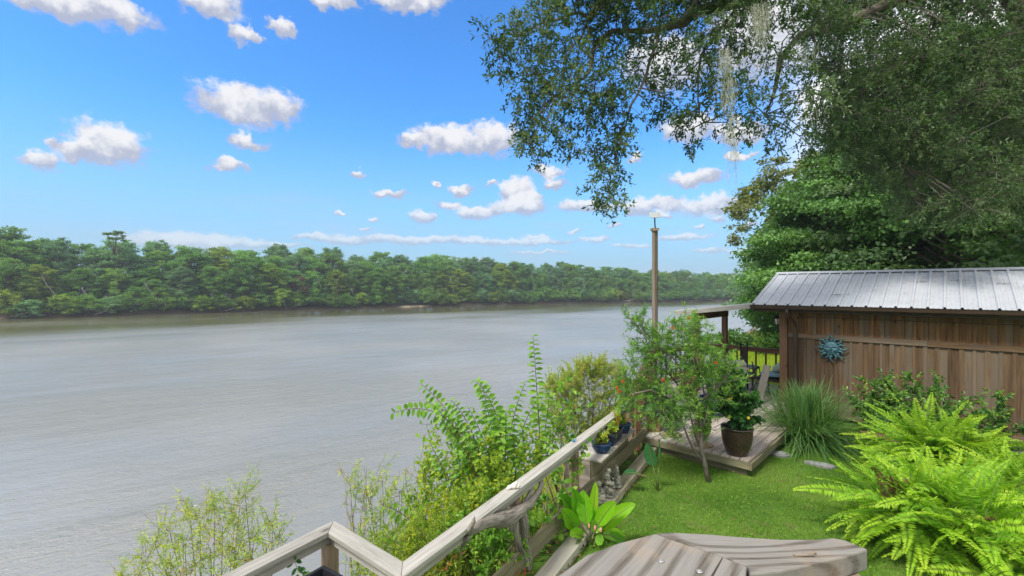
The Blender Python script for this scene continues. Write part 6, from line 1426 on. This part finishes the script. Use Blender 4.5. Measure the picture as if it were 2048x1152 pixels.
G5 = [(1130, 780, 6.6, 14), (1110, 800, 6.6, 14), (1100, 850, 6.5, 18), (1120, 870, 6.4, 18), (1090, 880, 6.3, 18), (1140, 880, 6.2, 12), (1110, 900, 6.0, 16), (1085, 915, 5.9, 14), (1140, 820, 6.7, 14), (1165, 905, 5.7, 10), (1150, 930, 5.5, 10), (1145, 965, 5.4, 10), (1110, 940, 5.6, 14), (1120, 1000, 5.2, 18), (1100, 1030, 5.0, 20), (1085, 1060, 4.8, 20), (1075, 1000, 5.2, 16), (1130, 1040, 4.95, 12), (1060, 960, 5.4, 16)]
wild('climbing_vine', G5, .075, .06, 'vine_leaf', 'red_stem', 77, 'light green vine with broad leaves scrambling over the handrail near the bench', cat='vine', style='leaf', dens=.32, up=.3, base=(.75, 5.9), tw_len=.2, nl=7)
wild('red_flower_plant', [(905, 1095, 4.2, 8), (885, 1115, 4.2, 9), (912, 1120, 4.1, 8), (890, 1140, 4.1, 9), (1010, 1140, 4.15, 7), (1035, 1150, 4.15, 8), (898, 1075, 4.2, 5), (1050, 1146, 4.2, 4)], .014, .006, 'red_bract', 'green_stem', 78, 'plant with tiny scarlet flowers below the handrail', cat='plant', dens=.7, up=.5, base=(-.55, 4.2), tw_len=.08, nl=12)
# dry twigs
def bare_twigs():
    rs = np.random.RandomState(44); m = MB()
    for k in range(60):
        x = rs.uniform(690, 900) if k < 40 else rs.uniform(1080, 1140); y = rs.uniform(950, 1080); Y = rs.uniform(5.0, 5.9); p = np.array(at(x, y + 90, Y)); q = np.array(at(x + rs.uniform(-30, 20), y - rs.uniform(0, 60), Y + .1)); mid = (p + q) / 2 + rs.normal(size=3) * .05; m.tube([p, mid, q], [.005, .004, .001], 4, cap=False)
        for j in range(4): f = rs.uniform(.3, .95); a = p * (1 - f) + q * f; m.tube([a, a + rs.normal(size=3) * .09 + np.array([0, 0, .1])], [.002, .001], 3, cap=False)
    tag(m.build('bare_twigs', MAT['pale_bark']), 'leafless grey twigs standing among the slope plants', 'twigs', kind='stuff')
bare_twigs()
# seedling in the black tub
b = Vector((-1.46, 3.12, .74)); wild_rs = np.random.RandomState(3)
r0 = empty('tub_seedling', b, 0, 'small seedling with pointed green leaves growing in the black tub', 'plant'); m = MB(); tip = at(590, 1122, 3.35); m.tube([b, (b + tip) / 2 + Vector((.02, 0, 0)), tip], [.004, .003, .002], 5); m.build('stem', MAT['green_stem'], r0)
PP = []; DD = []
for x, y, dx, dz in ((592, 1122, .9, .1), (588, 1124, -.9, -.5), (596, 1132, .7, -.7), (600, 1138, .9, .2), (594, 1136, -.7, -.8), (604, 1146, .9, .1), (598, 1148, -.5, -.9), (590, 1120, .2, .8), (612, 1144, .8, -.2), (606, 1150, .1, -1)):
    PP.append(np.array(at(x, y, 3.34))); DD.append((dx, -.25, dz))
place_mesh('foliage', leaves(np.array(PP), np.array(DD), np.tile((.1, -.7, .7), (10, 1)), .055, .03, np.linspace(0, .6, 10), 'leaf', .12, .2), 'shrub_leaf', r0)
# slope litter and weeds, lawn grass, fallen leaves
def scatter():
    rs = np.random.RandomState(66)
    # lawn blades: denser close by
    n = 260000; X = rs.uniform(-.2, 8.5, n); Y = rs.uniform(3.2, 9.2, n)
    sn = -sdist(NEAR, X, Y); a = (X - C0.x) * U.x + (Y - C0.y) * U.y; bb = (X - C0.x) * W_.x + (Y - C0.y) * W_.y
    ok = (sn > .30) & (bb < -.05) & ~((bb > -4.5) & (a < .62) & (a > -3)) & (X / Y < 1.2)
    # thinner towards the fence and under the ferns
    ok &= rs.rand(n) < np.clip(.35 + (sn - .3) * 1.6, 0, 1)
    X, Y = X[ok], Y[ok]; n = len(X); P = np.stack([X, Y, np.full(n, -.016)], 1); D = rs.normal(size=(n, 3)) * .55 + np.array([0, 0, 1]); D[:, 2] = np.abs(D[:, 2])
    patch = np.array([mnoise.noise(Vector((x * 1.1, y * 1.1, 0))) for x, y in zip(X[::1], Y[::1])])
    place_mesh('lawn_grass', leaves(P, D, rs.normal(size=(n, 3)), rs.uniform(.03, .07, n), rs.uniform(.004, .0075, n), np.clip(.5 + patch * .8 + rs.normal(size=n) * .22, 0, 1), 'tri'), 'grass_blade', kind='stuff', label='short green lawn grass in front of the deck', cat='grass')
    n = 70000; Y = rs.uniform(13.2, 25.5, n); X = Y * rs.uniform(.42, .66, n); sn = -sdist(NEAR, X, Y); ok = sn > .2; X, Y = X[ok], Y[ok]; n = len(X); P = np.stack([X, Y, np.full(n, -.016)], 1); D = rs.normal(size=(n, 3)) * .5 + np.array([0, 0, 1])
    place_mesh('far_lawn_grass', leaves(P, D, rs.normal(size=(n, 3)), rs.uniform(.05, .11, n), rs.uniform(.012, .02, n), np.clip(.5 + rs.normal(size=n) * .3, 0, 1), 'tri'), 'far_grass', kind='stuff', label='bright lawn grass seen through the deck railing', cat='grass')
    # weeds in the lawn (broad small leaves)
    n = 1100; X = rs.uniform(.5, 6, n); Y = rs.uniform(4, 8.2, n); sn = -sdist(NEAR, X, Y); a = (X - C0.x) * U.x + (Y - C0.y) * U.y; bb = (X - C0.x) * W_.x + (Y - C0.y) * W_.y; ok = (sn > .32) & (bb < -.3) & ~((bb > -4.55) & (a < .65)); X, Y = X[ok], Y[ok]; n = len(X); P = np.repeat(np.stack([X, Y, np.full(n, .012)], 1), 4, 0) + rs.normal(size=(n * 4, 3)) * .012
    place_mesh('clover', leaves(P, rs.normal(size=(n * 4, 3)) * np.array([1, 1, .3]) + np.array([0, 0, .35]), rs.normal(size=(n * 4, 3)) * .4 + np.array([0, 0, 1]), .024, .016, rs.uniform(.2, 1, n * 4), 'diamond'), 'grass_blade', kind='stuff', label='small clover leaves scattered through the lawn', cat='clover')
    n = 420; X = rs.uniform(.3, 5.5, n); Y = rs.uniform(4, 8.2, n); sn = -sdist(NEAR, X, Y); a = (X - C0.x) * U.x + (Y - C0.y) * U.y; bb = (X - C0.x) * W_.x + (Y - C0.y) * W_.y; ok = (sn > .3) & (bb < -.3) & ~((bb > -4.55) & (a < .65)) & ((sn < 1.0) | (rs.rand(n) < .35)); X, Y = X[ok], Y[ok]; n = len(X)
    place_mesh('lawn_leaves', leaves(np.stack([X, Y, np.full(n, .03)], 1), rs.normal(size=(n, 3)) * np.array([1, 1, .25]), rs.normal(size=(n, 3)) * .4 + np.array([0, 0, 1]), rs.uniform(.03, .06, n), rs.uniform(.012, .025, n), rs.uniform(0, 1, n), 'diamond', .3), 'dead_leaf', kind='stuff', label='a few brown oak leaves fallen on the lawn', cat='leaf litter')
    # dead leaves on slope, along edging, deck and roof
    P = []; N = []
    while len(P) < 5200:
        x = rs.uniform(-3, 3.4); y = rs.uniform(2.5, 12); s_ = float(-sdist(NEAR, np.array([x]), np.array([y]))[0])
        if -2.6 < s_ < .42: P.append((x, y, ground_at(x, y) + .03 + rs.uniform(0, .03) + (.08 if s_ < -.3 else 0)))
    n = len(P); place_mesh('leaf_litter', leaves(np.array(P), rs.normal(size=(n, 3)) * np.array([1, 1, .25]), rs.normal(size=(n, 3)) * .4 + np.array([0, 0, 1]), rs.uniform(.04, .09, n), rs.uniform(.02, .04, n), rs.uniform(0, 1, n), 'diamond', .3), 'dead_leaf', kind='stuff', label='brown fallen leaves on the slope and along the edging board', cat='leaf litter')
    P = []
    for k in range(260): a = rs.uniform(-2.2, .5); b_ = rs.uniform(-4.4, -.3); 
    for k in range(320):
        a = rs.uniform(-2.2, .55); b_ = rs.uniform(-4.4, -.4)
        if a > A_left(b_) + .1: P.append(np.array(S(a, b_, DZ + .006)))
    n = len(P); place_mesh('deck_leaves', leaves(np.array(P), rs.normal(size=(n, 3)) * np.array([1, 1, .1]), rs.normal(size=(n, 3)) * .25 + np.array([0, 0, 1]), rs.uniform(.02, .055, n), rs.uniform(.006, .018, n), rs.uniform(0, 1, n), 'diamond', .3), 'dead_leaf', kind='stuff', label='scattered dry leaves on the deck boards', cat='leaf litter')
    P = []; D = []
    for k in range(420):
        a = rs.uniform(-.4, 5); b_ = rs.uniform(-.35, 1.7) if k < 340 else rs.normal() * .06 + rs.choice([.3, 1.2, .8]); P.append(np.array(S(a, b_, 2.47 + (b_ + .4) * .35 + .006)))
    for k in range(240):
        cx = rs.choice([2.35, 2.9, 3.5, 1.0]); a = cx + rs.normal() * .10; b_ = {2.35: 1.05, 2.9: 1.1, 3.5: .9, 1.0: .25}[cx] + rs.normal() * .02; P.append(np.array(S(a, b_, 2.47 + (b_ + .4) * .35 + .01)))
    n = len(P); place_mesh('roof_leaves', leaves(np.array(P), rs.normal(size=(n, 3)) * np.array([1, 1, .1]), rs.normal(size=(n, 3)) * .2 + np.array([-.25, -.25, 1]), rs.uniform(.015, .05, n), rs.uniform(.004, .010, n), rs.uniform(0, 1, n), 'diamond', .3), 'dead_leaf', kind='stuff', label='dry twigs and leaves lying on the metal shed roof', cat='leaf litter')
    # grass and weeds growing at the top of the slope
    P = []
    while len(P) < 9000:
        x = rs.uniform(-3.5, 6); y = rs.uniform(2.5, 16); s_ = float(-sdist(NEAR, np.array([x]), np.array([y]))[0])
        if -4.2 < s_ < -.12: P.append((x, y, ground_at(x, y)))
    n = len(P); P = np.repeat(np.array(P), 5, 0) + rs.normal(size=(n * 5, 3)) * np.array([.04, .04, 0]); n *= 5
    place_mesh('slope_weeds', leaves(P, rs.normal(size=(n, 3)) * .45 + np.array([0, 0, 1]), rs.normal(size=(n, 3)), rs.uniform(.12, .38, n), rs.uniform(.007, .014, n), rs.uniform(0, 1, n), 'diamond', .1), 'yellow_leaf', kind='stuff', label='rough weeds covering the river slope', cat='weeds')
scatter()
# ---------------------------------------------------------------- river air: one closed box of thin haze
def haze():
    m = bpy.data.materials.new('haze'); m.use_nodes = True; t = NT(m.node_tree); t.n.clear()
    out = t.node('ShaderNodeOutputMaterial'); v = t.node('ShaderNodeVolumePrincipled'); v.inputs['Color'].default_value = (.80, .88, 1, 1)
    v.inputs['Density'].default_value = .00055; v.inputs['Anisotropy'].default_value = .2; t.l.new(v.outputs[0], out.inputs['Volume'])
    x0, x1, y0, y1, z0, z1 = -3050, 3050, -250, 3450, -7.5, 30
    vs = [(x, y, z) for z in (z0, z1) for x, y in ((x0, y0), (x1, y0), (x1, y1), (x0, y1))]
    me = bpy.data.meshes.new('haze'); me.from_pydata(vs, [], [(0, 3, 2, 1), (4, 5, 6, 7), (0, 1, 5, 4), (1, 2, 6, 5), (2, 3, 7, 6), (3, 0, 4, 7)])
    me.materials.append(m); o = bpy.data.objects.new('haze', me); COL.objects.link(o); tag(o, kind='stuff', label='faint pale river haze filling the air', cat='haze')
haze()
